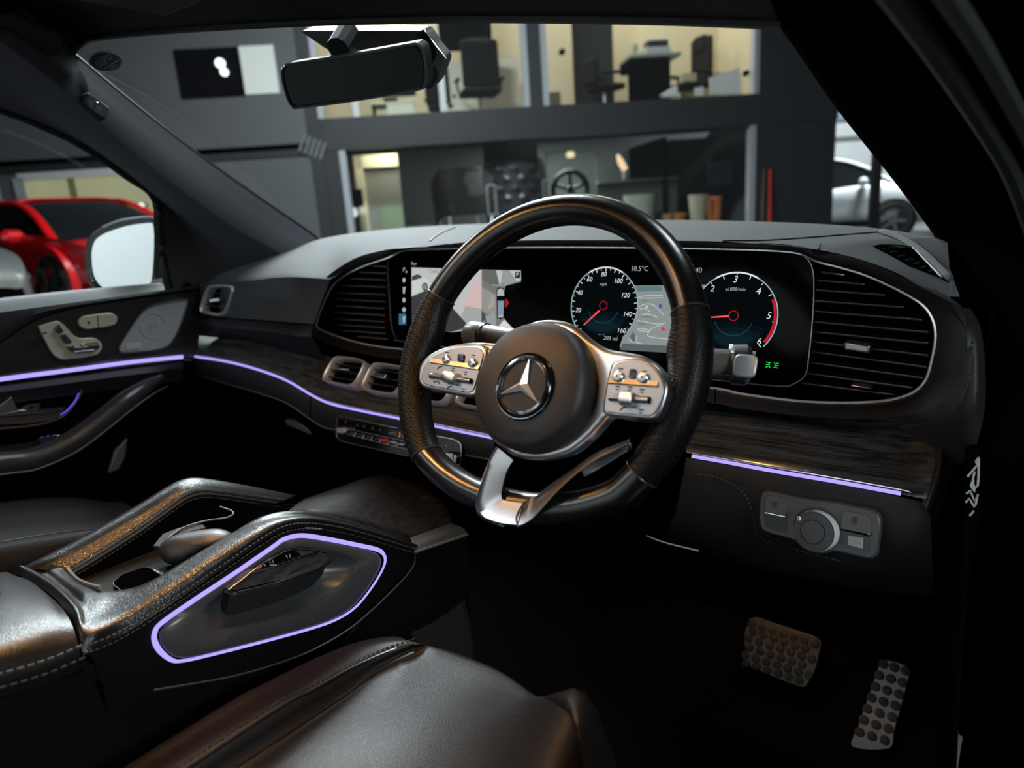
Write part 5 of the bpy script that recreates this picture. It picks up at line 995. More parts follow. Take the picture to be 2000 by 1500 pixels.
for (x, y) in ((350, 990), (470, 1025), (540, 1040), (630, 1062), (710, 1080)):
    o = CP.at(*L([(x, y)])[0], .0046); mb.box(o, DX*.006, CP.n*.0004, CP.n.cross(DX)*.001); mb.box(o+CP.n.cross(DX)*.003, DX*.004, CP.n*.0004, CP.n.cross(DX)*.001)
mb.build('symbols', mat('symbol_dim', (.10, .10, .10), .5), cl, smooth=False, kind='stuff')
for x, y, b_, c_ in ((840, 1105, 'AUTO', 'dim'), (912, 1125, '3', 'amber'), (955, 1135, 'O', 'bluegrey')):
    col = {'dim': (.16, .11, .09), 'amber': (.95, .22, .02), 'bluegrey': (.10, .16, .2)}[c_]
    text('lit_symbol', b_, CP.at(*L([(x, y)])[0], .0048), DX, CP.n.cross(DX), .011 if b_ != 'AUTO' else .0065, emi('clim_'+c_, col), cl)
text('lit_symbol', 'C', CP.at(*L([(400, 1075)])[0], .0048), DX, CP.n.cross(DX), .008, emi('clim_pink', (.5, .25, .28)), cl)
key([(1360, 1300), (1480, 1320), (1510, 1345), (1500, 1440), (1440, 1430), (1410, 1370)], mat('key_chrome', (.7, .71, .72), .2, 1), .016, .012)
MB().tube([CP.at(*L([(1472, 1325)])[0], .0165), CP.at(*L([(1465, 1432)])[0], .0165)], .0016, n=6, up=CP.n).build('key_rib', CHROME, cl)
text('lit_symbol', '-', CP.at(*L([(1400, 1225)])[0], .0048), DX, CP.n.cross(DX), .016, emi('clim_red', (.5, .03, .05)), cl)
# ---- lighting switch panel at the right knee
LPn = Pl(Y(1600, 1020, .194), (-.12, -.93, .28))
ls = thing('light_switch_panel', 'grey lighting switch panel with round knob below the right veneer', 'control panel', LPn.at(1600, 1080))
L = lambda pts: zz(1460, 930, 7.1429, pts)
lo = L([(165, 330), (185, 240), (240, 200), (330, 205), (600, 270), (900, 325), (1200, 355), (1500, 420), (1690, 455), (1790, 500), (1840, 590), (1845, 700), (1810, 1000), (1790, 1100), (1730, 1150), (1620, 1145), (1350, 1080), (1200, 1050), (1120, 1075), (1000, 1085), (880, 1060), (780, 995), (690, 920), (600, 885), (400, 830), (260, 790), (190, 730), (160, 640), (155, 480)])
GR2 = mat('switch_panel_grey', (.060, .060, .060), .42, .2)
plate_px('panel', LPn, cr([Vector(p) for p in lo], 2, True), .004, .012, GR2, ls, bevel=.002)
kb = mat('switch_button_grey', (.080, .080, .080), .45, .2); kd = mat('switch_recess', (.008, .008, .008), .4)
sb = plate_px('button', LPn, rnd(L([(250, 275), (420, 280), (540, 330), (545, 560), (245, 505)]), [5, 5, 8, 1, 1]), .0056, .006, kb, ls, bevel=.0008)
plate_px('recess', LPn, rnd(L([(235, 515), (548, 575), (545, 800), (420, 775), (245, 720)]), [1, 1, 3, 8, 8]), .0046, .004, kd, ls)
MB().tube([LPn.at(*p, .006) for p in L([(245, 508), (530, 566)])], .0009, n=6, up=LPn.n).build('button_edge', SWC, sb)
sb2 = plate_px('button', LPn, rnd(L([(1330, 480), (1560, 515), (1720, 560), (1720, 815), (1300, 735)]), [5, 5, 8, 1, 1]), .0056, .006, kb, ls, bevel=.0008)
plate_px('recess', LPn, rnd(L([(1275, 750), (1710, 838), (1705, 1080), (1560, 1060), (1330, 1000)]), [1, 1, 5, 8, 8]), .0046, .004, mat('recess_grey', (.03, .031, .031), .4), ls)
plate_px('headlamp_level_switch', LPn, rnd(L([(1400, 825), (1600, 865), (1595, 1015), (1395, 965)]), 2), .009, .006, mat('pale_switch', (.34, .335, .32), .5), ls, bevel=.001)
MB().tube([LPn.at(*p, .006) for p in L([(1300, 742), (1690, 828)])], .0008, n=6, up=LPn.n).build('button_edge', MATTE, sb2); p = LPn.at(*L([(1703, 826)])[0], .006); MB().lathe(p, LPn.n, [(.0022, -.001), (.0022, .0005), (.001, .001)], 10).build('edge_glint', SWC, sb2)
mb = MB()
for (x, y) in ((395, 400), (1510, 620)):
    o = LPn.at(*L([(x, y)])[0], .0058); mb.add([o+DX*(.0046*a)+LPn.n.cross(DX)*(.0042*b) for a, b in circ(16)], [list(range(16))])
mb.build('button_symbols', mat('symbol_faint', (.03, .03, .03), .6), ls, kind='stuff')
kc = LPn.at(*L([(910, 775)])[0], .022); ax = LPn.n; R = .0225
kn = MB().lathe(LPn.at(*L([(960, 745)])[0], .004), ax, [(R*1.12, -.002), (R*1.12, .002), (R*1.05, .004)], 36).build('knob_collar', mat('collar_grey', (.10, .10, .10), .35, .5), ls)
MB().lathe(kc-ax*.016, ax, [(R*1.02, -.002), (R*1.02, .010), (R*.985, .0135)], 40).build('knob', mat('knob_silver', (.85, .87, .87), .3, .25), ls)
kf = MB().lathe(kc-ax*.016, ax, [(R*.985, .0135), (R*.96, .0155), (R*.62, .0160), (R*.60, .0145), (R*.56, .0145), (R*.54, .0160), (.0005, .0162)], 40).build('knob_face', mat('knob_black', (.028, .028, .029), .4), ls)
p = LPn.at(*L([(718, 590)])[0], .022); MB().lathe(p, ax, [(.0026, -.010), (.0026, 0), (.001, .001)], 12).build('knob_pointer', mat('pointer_white', (.9, .92, .92), .3), ls)
# ================================================================== STEERING WHEEL
_t = rad(27)
WHC = Vector((.367, .002, 1.19)); WX = Vector((1, 0, 0)); WY = Vector((0, math.sin(_t), math.cos(_t))); WN = Vector((0, -math.cos(_t), math.sin(_t)))
WP = Pl(WHC, WN)
def wl(u, v, c=0):
    q = WP.at(u, v, c)-WHC; return q.dot(WX), q.dot(WY)
def wp(a, b, c=0): return WHC+WX*a+WY*b+WN*c
wheel = thing('steering_wheel', 'black leather flat-bottomed steering wheel with silver spokes and round centre pad', 'steering wheel', WHC)
def rim_pt(th):
    R0 = .1715; a, b = R0*math.cos(th), R0*math.sin(th)
    lim = -.1515
    if b < -.118: b = -.118 + (b+.118)*(lim+.118)/(-R0+.118)   # flattened bottom
    return a, b
_ths = [2*math.pi*k/160 for k in range(160)]
path = [wp(*rim_pt(t)) for t in _ths]; ups = [WN]*160
MB().sweep(path, [(.0165*x, .0185*y) for x, y in circ(16)], ups, closed=True).build('rim', RIMLEA, wheel)
def arc_of(u0, v0, u1, v1, n=26):
    a0, b0 = wl(u0, v0); a1, b1 = wl(u1, v1)
    t0, t1 = math.atan2(b0, a0), math.atan2(b1, a1)
    if t1-t0 > math.pi: t1 -= 2*math.pi
    if t0-t1 > math.pi: t1 += 2*math.pi
    return [t0+(t1-t0)*k/(n-1) for k in range(n)]
for (u0, v0, u1, v1, sgn) in ((862, 580, 818, 905, 1), (1345, 610, 1290, 965, -1)):
    ts = arc_of(u0, v0, u1, v1)
    n = len(ts); pr = []
    rows = []
    for i, t in enumerate(ts):
        s = i/(n-1); a, b = rim_pt(t); r = math.hypot(a, b); er = Vector((a/r, b/r, 0))
        swell = 1+.10*math.sin(math.pi*s)
        inn = .006*math.exp(-((s-.22)/.13)**2)         # thumb bulge towards the spokes
        row = []
        for x, y in circ(18):
            rr = .0172*swell*x; nn = .0192*swell*y
            if x < 0: rr += x*inn
            p = Vector((a, b, 0))+er*rr; row.append(wp(p.x, p.y, nn))
        rows.append(row)
    g = MB().grid(rows, cu=True); g.F.append(list(range(18))); g.F.append([(n-1)*18+j for j in range(18)])
    gp = g.build('grip', PERF, wheel, label='perforated leather grip section')
    for i in (0, n-1):
        MB().tube(rows[i], .0008, closed=True, n=6).build('seam', mat('seam_leather', (.03, .03, .03), .35), gp)
# --- spoke bezel: one satin silver casting behind the pad, with both button pods
bez = [(973, 668), (1000, 648), (1040, 627), (1080, 623), (1115, 632), (1150, 660), (1185, 680), (1225, 687), (1262, 697), (1290, 722), (1303, 755), (1297, 790), (1282, 818), (1230, 818),
       (1190, 812), (1172, 828), (1150, 852), (1115, 880), (1080, 893), (1040, 897), (1000, 890), (965, 865), (942, 835), (932, 800), (928, 772), (900, 772), (860, 764), (824, 755), (815, 737), (818, 712), (838, 690), (880, 672), (930, 667)]
plate_px('spoke_bezel', WP, cr([(Vector(p)) for p in bez], 4, True), .022, .020, SILVER, wheel, bevel=.005, seg=3)
MB().lathe(WHC-WN*.0, WN, [(.030, -.06), (.040, -.02), (.045, .0), (.04, .004)], 28).build('hub_column', MATTE, wheel)
# --- airbag pad
pad = [(935, 775), (940, 740), (955, 705), (976, 671), (1003, 648), (1040, 634), (1080, 632), (1113, 646), (1138, 674), (1152, 712), (1153, 755), (1143, 803), (1119, 842), (1085, 869), (1045, 883), (1005, 880), (970, 861), (949, 832), (938, 802)]
po = cr([Vector(p) for p in pad], 3, True); pc = Vector((1046, 757))
rows = []
for s, c in ((1.0, .020), (1.0, .036), (.985, .042), (.95, .0465), (.88, .050), (.6, .054), (.3, .056), (.02, .0565)):
    base = [wl(q.x, q.y, .036) for q in po]; ca, cb = wl(pc.x, pc.y, .036)
    rows.append([wp(ca+(a-ca)*s, cb+(b-cb)*s, c) for a, b in base])
padob = MB().grid(rows, cu=True).build('airbag_pad', PADM, wheel, ang=80)
# --- emblem: recessed dish, chrome ring, three-pointed star
ea, eb = wl(1024, 754, .056); EC = wp(ea, eb, .0)
def el(r, h): return (r, h)
MB().lathe(EC, WN, [(.0335, .0555), (.0325, .0575), (.030, .0573), (.0285, .0565)], 40).build('emblem_surround', GLOSS, padob)
ring = MB().lathe(EC, WN, [(.0285, .0565), (.0285, .0595), (.0268, .0605), (.0255, .0595), (.0252, .0570)], 48).build('emblem_ring', CHROME, padob)
MB().lathe(EC, WN, [(.0255, .0572), (.001, .0574)], 40).build('emblem_disc', mat('emblem_black', (.010, .010, .011), .5, spec=.3), padob)
V = [EC+WN*.0640]; Fs = []
for k in range(3):
    t = rad(90-4+120*k)
    V.append(EC+WX*(.0262*math.cos(t))+WY*(.0262*math.sin(t))+WN*.0600)
    t2 = t+rad(60); V.append(EC+WX*(.0052*math.cos(t2))+WY*(.0052*math.sin(t2))+WN*.0590)
for i in range(6): Fs.append([0, 1+i, 1+(i+1) % 6])
V2 = [p-WN*.0018 for p in V]; n0 = len(V)
for i in range(6): Fs.append([1+i, n0+1+i, n0+1+(i+1) % 6, 1+(i+1) % 6])
mk('emblem_star', V+V2, Fs, mat('star_chrome', (.80, .81, .83), .30, .75), padob, smooth=False)
# faint horn signs pressed into the pad
mb = MB()
for (u, v) in ((965, 716), (1097, 727)):
    q = WP.at(u, v, .052); mb.add([q+WX*a+WY*b for a, b in ((-.006, .0006), (.002, .0012), (.006, .0035), (.006, -.0035), (.002, -.0012), (-.006, -.0006))], [[0, 1, 2, 3, 4, 5]])
textmb(mb, 'SRS\nAIRBAG', WP.at(1012, 838, .0525), WX, WY, .0052)
mb.build('pressed_marks', mat('pressed_black', (.006, .006, .006), .8), padob)
# --- button pods
def pod(outer, inner, crease, slot, drum, b1, b2, dark, icons):
    o = plate_px('button_pod', WP, cr([Vector(p) for p in outer], 3, True), .034, .016, SILVER, wheel, bevel=.003, seg=3)
    plate_px('button_plate', WP, cr([Vector(p) for p in inner], 3, True), .0352, .004, SILVERP, o, bevel=.0008)
    (u0, v0), (u1, v1) = crease
    p, q = WP.at(u0, v0, .0352), WP.at(u1, v1, .0352); d = (q-p).normalized(); s = WN.cross(d)
    MB().add([p+WN*.0022, q+WN*.0022, q+s*.0050+WN*.0003, p+s*.0050+WN*.0003, p-s*.0010, q-s*.0010], [[0, 1, 2, 3], [0, 1, 5, 4]]).build('ridge', mat('ridge_silver', (.6, .58, .55), .3, 1), o)
    P = WP.many(rnd(slot, 4), .0358); plate('roller_slot', P, -WN*.002, GLOSS, o)
    c0 = WP.at(*slot[4] if len(slot) > 4 else slot[0], .036)
    a, b = WP.at((slot[0][0]+slot[3][0])/2, (slot[0][1]+slot[3][1])/2, .037), WP.at((slot[1][0]+slot[2][0])/2, (slot[1][1]+slot[2][1])/2, .037)
    MB().tube([a.lerp(b, .04), a.lerp(b, .96)], .0030, n=12, up=WN).build('roller_bar', DCHROME, o)
    m0, m1 = WP.at(*drum[0], .039), WP.at(*drum[1], .039)
    MB().tube([m0, m0.lerp(m1, .08), m0.lerp(m1, .92), m1], .0066, n=16, up=WN, scale=[.85, 1, 1, .85]).build('roller', mat('roller_silver', (.72, .71, .69), .3, 1, bump=('noise', 1500, .2)), o)
    for (u, v) in (b1, b2):
        q = WP.at(u, v, .037); rows = []
        MB().lathe(q, WN, [(.0052, -.002), (.0052, .001), (.0040, .0024), (.001, .0028)], 16).build('button', SILVER, o)
    P = WP.many(rnd(dark, 3), .0375); plate('touch_sensor', P, -WN*.003, GLOSS, o, bevel=.0006)
    mb = MB()
    for (u, v, sh) in icons:
        q = WP.at(u, v, .0356)
        if sh == 'arc': mb.sweep([q+WX*(.004*math.cos(t))+WY*(.0024*math.sin(t)) for t in [math.pi*k/8 for k in range(9)]], [(.0007*x, .0004*y) for x, y in circ(5)], WN)
        elif sh == 'up': mb.sweep([q+WX*-.003+WY*-.002, q+WX*-.001+WY*.001, q+WX*.003+WY*.002], [(.0007*x, .0004*y) for x, y in circ(5)], WN)
        else: mb.box(q, WX*.0045, WY*.0011, WN*.0006); mb.box(q-WY*.0026, WX*.0030, WY*.0009, WN*.0006)
    mb.build('button_symbols', mat('symbol_black', (.02, .02, .022), .6), o, kind='stuff')
L = lambda pts: zz(780, 560, 6.667, pts)
pod(L([(240, 1180), (252, 1080), (292, 980), (380, 885), (520, 805), (700, 757), (900, 742), (1060, 745), (1120, 800), (1130, 900), (1100, 1020), (1055, 1200), (1010, 1360), (965, 1412), (880, 1420), (600, 1372), (400, 1335), (290, 1300), (250, 1245)]),
    L([(285, 1170), (300, 1080), (345, 1000), (420, 920), (540, 850), (700, 800), (880, 785), (1020, 795), (1080, 840), (1085, 920), (1050, 1060), (1010, 1200), (970, 1330), (930, 1370), (860, 1375), (600, 1330), (400, 1292), (315, 1255), (290, 1215)]),
    L([(400, 985), (1040, 1080)]), L([(385, 1110), (955, 1195), (950, 1265), (380, 1190)]), L([(590, 1165), (750, 1195)]), L([(610, 942)])[0], L([(948, 988)])[0],
    L([(760, 868), (838, 878), (825, 975), (748, 965)]), [(*L([(525, 1055)])[0], 'up'), (*L([(480, 1258)])[0], 'arc'), (*L([(830, 1330)])[0], 'bar'), (*L([(645, 1318)])[0], 'up'), (*L([(960, 890)])[0], 'bar'), (*L([(620, 855)])[0], 'bar'), (*L([(700, 1060)])[0], 'bar'), (*L([(860, 1112)])[0], 'bar')])
L = lambda pts: zz(1100, 560, 4.413, pts)
pod(L([(335, 1050), (350, 930), (375, 800), (402, 690), (440, 632), (520, 608), (640, 608), (740, 640), (825, 705), (882, 795), (897, 880), (872, 990), (832, 1085), (792, 1130), (735, 1142), (560, 1127), (400, 1112), (350, 1092)]),
    L([(362, 1045), (375, 930), (400, 810), (428, 710), (468, 655), (530, 632), (630, 632), (720, 662), (800, 724), (850, 805), (862, 880), (838, 985), (800, 1070), (765, 1105), (720, 1112), (560, 1098), (410, 1085), (372, 1070)]),
    L([(392, 830), (815, 860)]), L([(392, 920), (755, 945), (748, 1008), (385, 985)]), L([(497, 962), (608, 972)]), L([(473, 773)])[0], L([(688, 783)])[0],
    L([(575, 705), (622, 708), (610, 788), (558, 783)]), [(*L([(495, 705)])[0], 'bar'), (*L([(700, 730)])[0], 'bar'), (*L([(470, 860)])[0], 'bar'), (*L([(575, 865)])[0], 'bar'), (*L([(680, 885)])[0], 'bar'), (*L([(520, 1050)])[0], 'up'), (*L([(670, 1060)])[0], 'bar')])
# --- lower spoke: open V with a flat foot on the rim
L = lambda pts: zz(880, 840, 5, pts)
leg = L([(445, 158), (370, 300), (312, 450), (268, 600), (243, 715), (252, 795), (292, 855), (345, 890), (480, 930), (640, 948)])
inn = L([(620, 300), (560, 400), (525, 520), (508, 620), (525, 672), (620, 690), (715, 702)])
def shoulder(O, I, name, m):
    Oc, Ic = cr([Vector(p) for p in O], 5), cr([Vector(p) for p in I], 5); N = 44
    pick = lambda C, t: C[min(len(C)-2, int(t*(len(C)-1)))].lerp(C[min(len(C)-1, int(t*(len(C)-1))+1)], t*(len(C)-1)-min(len(C)-2, int(t*(len(C)-1))))
    rows = []
    for i in range(N):
        t = i/(N-1); o, q = pick(Oc, t), pick(Ic, t)
        row = [WP.at(*o, .004), WP.at(*o.lerp(q, .02), .022), WP.at(*o.lerp(q, .10), .0275), WP.at(*o.lerp(q, .35), .0265), WP.at(*o.lerp(q, .95), .0215), WP.at(*q, .000)]
        rows.append(row)
    return MB().grid(rows).build(name, m, wheel, ang=50)
shoulder(leg, inn, 'lower_spoke', mat('spoke_silver', (.40, .40, .41), .30, 1))
arm = L([(655, 948), (700, 945), (790, 890), (880, 795), (1000, 655), (1150, 505), (1300, 378), (1450, 275), (1600, 205), (1735, 135), (1750, 92)])
ain = L([(722, 702), (760, 670), (830, 640), (900, 592), (1050, 478), (1150, 410), (1300, 298), (1450, 203), (1600, 146), (1700, 108), (1742, 86)])
shoulder(arm, ain, 'lower_spoke', mat('spoke_silver'))
p = [WP.at(*q, .0265) for q in L([(722, 705), (675, 780), (645, 860), (662, 945)])]
MB().tube(cr(p, 4), .0014, n=6, up=WN).build('spoke_joint', CHROME, wheel)
q = L([(455, 902)])[0]
text('spoke_badge', 'AMG', WP.at(*q, .0215), WX*1+WY*-.03, WY, .0085, DCHROME, wheel, shear=.3)
# gear paddle behind the right spoke
plate_px('shift_paddle', WP, rnd([(1130, 905), (1190, 880), (1232, 862), (1228, 880), (1190, 905), (1140, 935)], 8), -.03, .006, DCHROME, wheel, bevel=.002)

# ================================================================== COLUMN STALKS
st = thing('wiper_stalk', 'dark grey wiper stalk standing out left behind the steering wheel', 'stalk', WP.at(1010, 665, -.07))
a, b = WP.at(916, 652, -.075), WP.at(1050, 672, -.055); dv = (b-a)
MB().tube([a, a.lerp(b, .05), a.lerp(b, .22), a.lerp(b, .26)], .0175, n=14, up=WN, scale=[.75, 1, 1, .9]).build('end_cap', mat('stalk_grey', (.10, .10, .095), .35), st)
MB().tube([a.lerp(b, .26), a.lerp(b, .30), b], .0155, n=14, up=WN, scale=[1, 1, .9]).build('stem', mat('stalk_dark', (.012, .012, .012), .4), st)
MB().tube([a.lerp(b, .25)+WY*.0, a.lerp(b, .275)], .0168, n=14, up=WN).build('collar', DCHROME, st)
mb = MB(); q = WP.at(955, 662, -.055)
mb.sweep([q+WX*x+WY*y for x, y in ((-.02, .006), (.016, .004))], [(.0006*x, .0006*y) for x, y in circ(5)], WN)
mb.sweep([q+WX*x+WY*y for x, y in ((.018, -.001), (.028, -.002), (.028, -.008), (.018, -.007))], [(.0005*x, .0005*y) for x, y in circ(5)], WN, closed=True)
mb.build('print', STITCH, st)
st = thing('gear_selector_stalk', 'silver-tipped gear selector stalk right of the steering wheel rim', 'stalk', WP.at(1400, 712, -.07))
a, b = WP.at(1330, 706, -.05), WP.at(1466, 714, -.075)
MB().tube([a, a.lerp(b, .72)], .0150, n=14, up=WN).build('stem', mat('stalk_bronze', (.10, .095, .085), .4), st)
MB().tube([a.lerp(b, .70), a.lerp(b, .74), a.lerp(b, .93), b], .0205, n=18, up=WN, scale=[.7, .95, 1, .8]).build('end_cap', SILVER, st)
e = (b-a).normalized(); q = WP.at(1454, 714, -.048)
plate('park_button', [q+WX*x+WY*y for x, y in rnd([(-.011, -.011), (.011, -.011), (.011, .011), (-.011, .011)], .006)], WN*-.004, mat('park_grey', (.35, .37, .38), .35, .3), st, bevel=.0015)
mb = MB(); q = WP.at(1406, 708, -.052)
mb.sweep(cr([q+WX*x+WY*y for x, y in ((-.022, .010), (-.012, .012), (-.010, .008), (.018, .009), (.019, -.009), (-.004, -.012), (-.012, -.009), (-.02, -.013))], 3), [(.0006*x, .0006*y) for x, y in circ(5)], WN)
mb.build('trim_line', CHROME, st)
# ================================================================== CENTRE CONSOLE
con = thing('centre_console', 'black leather centre console with high curved rims and wood top', 'console', (0, 0, .55))
XD, XP = .135, -.135       # driver and passenger flanks
CL = mat('console_leather', (.005, .0052, .0055), .28, spec=.65, bump=('leather', 600, .17))
SMO = mat('console_black', (.002, .002, .0023), .6, spec=.15)
# driver-side rim: stitch line (outer), shoulder, crest, inner edge
trip = [((811, 1078, .135), (803, 1062, .112), (800, 1053, .094)), ((790, 1073, .135), (780, 1054, .112), (770, 1045, .094)), ((720, 1052, .135), (720, 1036, .112), (715, 1028, .094)), ((660, 1037, .135), (660, 1020, .112), (650, 1010, .094)), ((600, 1030, .135), (600, 1008, .112), (590, 1000, .094)),
        ((555, 1036, .135), (545, 1010, .112), (535, 1004, .092)), ((510, 1060, .135), (500, 1022, .110), (482, 1026, .086)), ((420, 1122, .135), (418, 1064, .106), (395, 1088, .078)), ((320, 1190, .135), (320, 1124, .102), (300, 1140, .070)), ((230, 1245, .135), (232, 1180, .102), (238, 1153, .063)),
        ((158, 1275, .135), (172, 1205, .105), (200, 1153, .050)), ((146, 1224, .115), (158, 1182, .078), (175, 1147, .020)), ((115, 1176, .05), (132, 1158, .012), (153, 1137, -.03)), ((75, 1144, -.04), (105, 1136, -.058), (138, 1124, -.075)), ((38, 1124, -.112), (80, 1119, -.112), (128, 1114, -.098)), ((20, 1123, -.135), (60, 1108, -.128), (126, 1108, -.104))]
A, B_, C_ = [[X(*t[i]) for t in trip] for i in range(3)]
D_ = [c+(c-b).normalized()*.004+Vector((0, 0, -.016)) for b, c in zip(B_, C_)]
AB = [a.lerp(b, .5)+Vector((.010 if i < 11 else 0, 0, .007)) for i, (a, b) in enumerate(zip(A, B_))]
BC = [a.lerp(b, .5)+Vector((0, 0, .003)) for a, b in zip(B_, C_)]
surface('driver_rim', [A, AB, B_, BC, C_, D_], CL, con, 5, 4, ang=80)
A = A[:11]; D_ = D_[:12]
sm = MB(); stitches(sm, cr([p+Vector((.003, 0, .006)) for p in A], 6), (1, 0, 0), .0052, .0034, .00055); stitches(sm, cr([p+Vector((.003, 0, -.001)) for p in A], 6), (1, 0, 0), .0052, .0034, .0004)
sm.build('stitching', mat('console_thread', (.05, .05, .05), .8), con, smooth=False, kind='stuff')
# passenger-side rim
po_ = [(20, 1122), (60, 1100), (140, 1060), (250, 998), (325, 952), (352, 938), (378, 933), (420, 938), (500, 953), (590, 973)]
pi_ = [(125, 1120), (135, 1108), (172, 1086), (262, 1030), (336, 978), (362, 962), (388, 955), (425, 957), (500, 968), (585, 980)]
PA = [X(u, v, XP) for u, v in po_]; PB = [X(u, v, XP+.035) for u, v in pi_]
PM = [a.lerp(b, .5)+Vector((0, 0, .006)) for a, b in zip(PA, PB)]
surface('passenger_rim', [[p+Vector((-.012, 0, -.05)) for p in PA], [p+Vector((-.008, 0, -.008)) for p in PA], PA, PM, PB, [p+Vector((.003, 0, -.012)) for p in PB], [p+Vector((.004, 0, -.07)) for p in PB]], CL, con, 5, 4, ang=80)
sm = MB(); stitches(sm, cr([p+Vector((.002, 0, .0005)) for p in PB], 6), (0, 0, 1), .0052, .0034, .0005); stitches(sm, cr([p+Vector((.0045, 0, -.012)) for p in PB], 6), (1, 0, 0), .0052, .0034, .0004); sm.build('stitching', mat('console_thread'), con, smooth=False, kind='stuff')
MB().tube(cr([p+Vector((.004, 0, -.007)) for p in PB], 6), .002, n=6).build('piping', mat('piping_black', (.015, .015, .016), .35), con)
well = cr([X(128, 1113, XP+.035), X(137, 1124, -.075), X(150, 1136, -.03), X(172, 1146, .02), X(192, 1151, .055)], 5)
MB().tube([p+Vector((0, .002, .001)) for p in well], .0022, n=6).build('piping', mat('piping_grey2', (.10, .105, .108), .4), con)
# floor of the well: wood, cup holders, tray
zf = .957
fl = [Z(u, v, zf) for u, v in [(130, 1170), (200, 1110), (300, 1070), (420, 1000), (560, 985), (640, 1010), (560, 1060), (420, 1130), (300, 1190), (200, 1190)]]
plate('well_floor', [(-.10, -.42, zf), (.085, -.42, zf), (.085, -.16, zf-.004), (-.10, -.16, zf-.004)], (0, 0, -.01), WOODC, con)
cup = rnd([(219, 1140), (238, 1124), (285, 1108), (320, 1120), (318, 1140), (240, 1156)], 8)
cup3 = [Z(u, v, zf+.002) for u, v in cup]
cu = MB().grid([cup3, [p+Vector((0, 0, -.05)) for p in cup3]], cu=True).build('cup_holder', MATTE, con); plate('cup_shade', [p+Vector((0, 0, -.002)) for p in cup3], (0, 0, .003), mat('cup_black', (.001, .001, .001), .9, spec=0), cu)  # black sheet across the cup mouth stands for the dark inside
MB().tube(cup3, .0009, closed=True, n=6).build('cup_rim', mat('cup_rim_metal', (.16, .16, .16), .4, .8), cu)
a, b = Z(300, 1114, zf+.003), Z(318, 1124, zf+.003); MB().tube([a, b], .0014, n=6).build('rim_glint', mat('cup_rim_metal'), cu)
rg_ = cr([Z(*p, zf+.03) for p in [(330, 1050), (360, 1030), (400, 1018), (440, 1012), (455, 1005), (452, 998), (430, 990)]], 4)
MB().tube(rg_, .0013, n=6).build('tray_edge', mat('tray_chrome', (.10, .10, .10), .4, .8), con)
plate('tray_flap', [Z(u, v, zf+.028) for u, v in [(298, 1066), (318, 1042), (350, 1030), (395, 1022), (402, 1030), (340, 1046), (318, 1068)]], (0, 0, -.004), mat('flap_black', (.010, .010, .011), .8), con, bevel=.001)
# walls of the well
MB().grid([[p+Vector((.003, 0, -.012)) for p in cr(PB, 4)], [Vector((p.x+.012, p.y, zf-.01)) for p in cr(PB, 4)]]).build('well_wall', MATTE, con)
MB().grid([[p for p in cr(D_[5:], 4)], [Vector((p.x-.004, p.y, zf-.01)) for p in cr(D_[5:], 4)]]).build('well_wall', MATTE, con)
# wood top ahead of the well, and padded front corner
wt = [X(590, 976, XP+.02), X(660, 952, -.10), X(730, 930, -.08), X(800, 938, -.06), X(860, 975, .02), X(885, 1022, .094)]
wb = [X(560, 1000, .02), X(600, 1000, .075), X(650, 1010, .094), X(715, 1028, .096), X(770, 1044, .097), X(801, 1051, .098)]
surface('wood_top', [wt, [a.lerp(b, .5) for a, b in zip(wt, wb)], wb], WOODC, con, 5, 5, solid=.006, off=-1)
plate('tray_catch', [X(u, v, .05) for u, v in [(588, 1001), (594, 996), (604, 998), (632, 1010), (620, 1010)]], (0, 0, -.006), mat('catch_steel', (.65, .66, .67), .25, 1), con, bevel=.001)
cp = [X(801, 1048, .112), X(812, 1060, .128), X(811, 1079, .137)]; cq = [X(840, 1038, .112), X(850, 1052, .128), X(850, 1067, .137)]; cs_ = [X(880, 1024, .112), X(900, 1034, .128), X(913, 1042, .137)]
cap_top = [[X(801, 1050, .100), X(840, 1036, .100), X(880, 1022, .100)], [X(806, 1064, .128), X(850, 1048, .128), X(902, 1030, .128)], [X(811, 1076, .137), X(850, 1063, .137), X(913, 1041, .137)]]
surface('front_pad', cap_top, mat('pad_leather', (.030, .032, .033), .5, bump=('leather', 300, .2)), con, 4, 4)
sm = MB(); stitches(sm, [X(811, 1077, .1385), X(850, 1064, .1385), X(913, 1042, .1385)], (1, 0, 0), .005, .0034, .0006); sm.build('stitching', STITCH, con, smooth=False, kind='stuff')
MB().tube([X(811, 1079, .138), X(850, 1066, .138), X(914, 1044, .138)], .0013, n=6).build('piping', mat('piping_grey2'), con)
# flanks
FL = Pl((XD, 0, .9), (1, 0, 0)); FL2 = Pl((XD-.004, 0, .9), (1, 0, 0))
fr = [(811, 1080), (913, 1043), (915, 1120), (912, 1180), (905, 1240), (700, 1300), (640, 1300), (700, 1215), (770, 1150), (800, 1115)]
plate_px('front_flank', FL2, fr, 0, .02, SMO, con, bevel=.002)
dp = [(160, 1278), (230, 1248), (320, 1193), (420, 1125), (510, 1063), (555, 1039), (600, 1033), (660, 1040), (720, 1055), (790, 1076), (810, 1082), (806, 1108), (768, 1152), (696, 1218), (630, 1260), (560, 1290), (450, 1322), (300, 1348), (230, 1342), (170, 1318)]
MB().sweep([FL.at(*p, .001) for p in cr([Vector(p) for p in [(811, 1082), (806, 1108), (768, 1152), (696, 1218), (630, 1260), (560, 1290), (450, 1322), (300, 1348)]], 5)], [(.0012*x, .001*y) for x, y in circ(6)], (1, 0, 0)).build('flank_seam', mat('seam_faint', (.035, .035, .038), .4), con)
low = [(-140, 1375), (0, 1365), (165, 1312), (230, 1338), (300, 1345), (450, 1320), (560, 1290), (640, 1270), (760, 1180), (905, 1180), (905, 1290), (640, 1420), (400, 1560), (-140, 1640)]
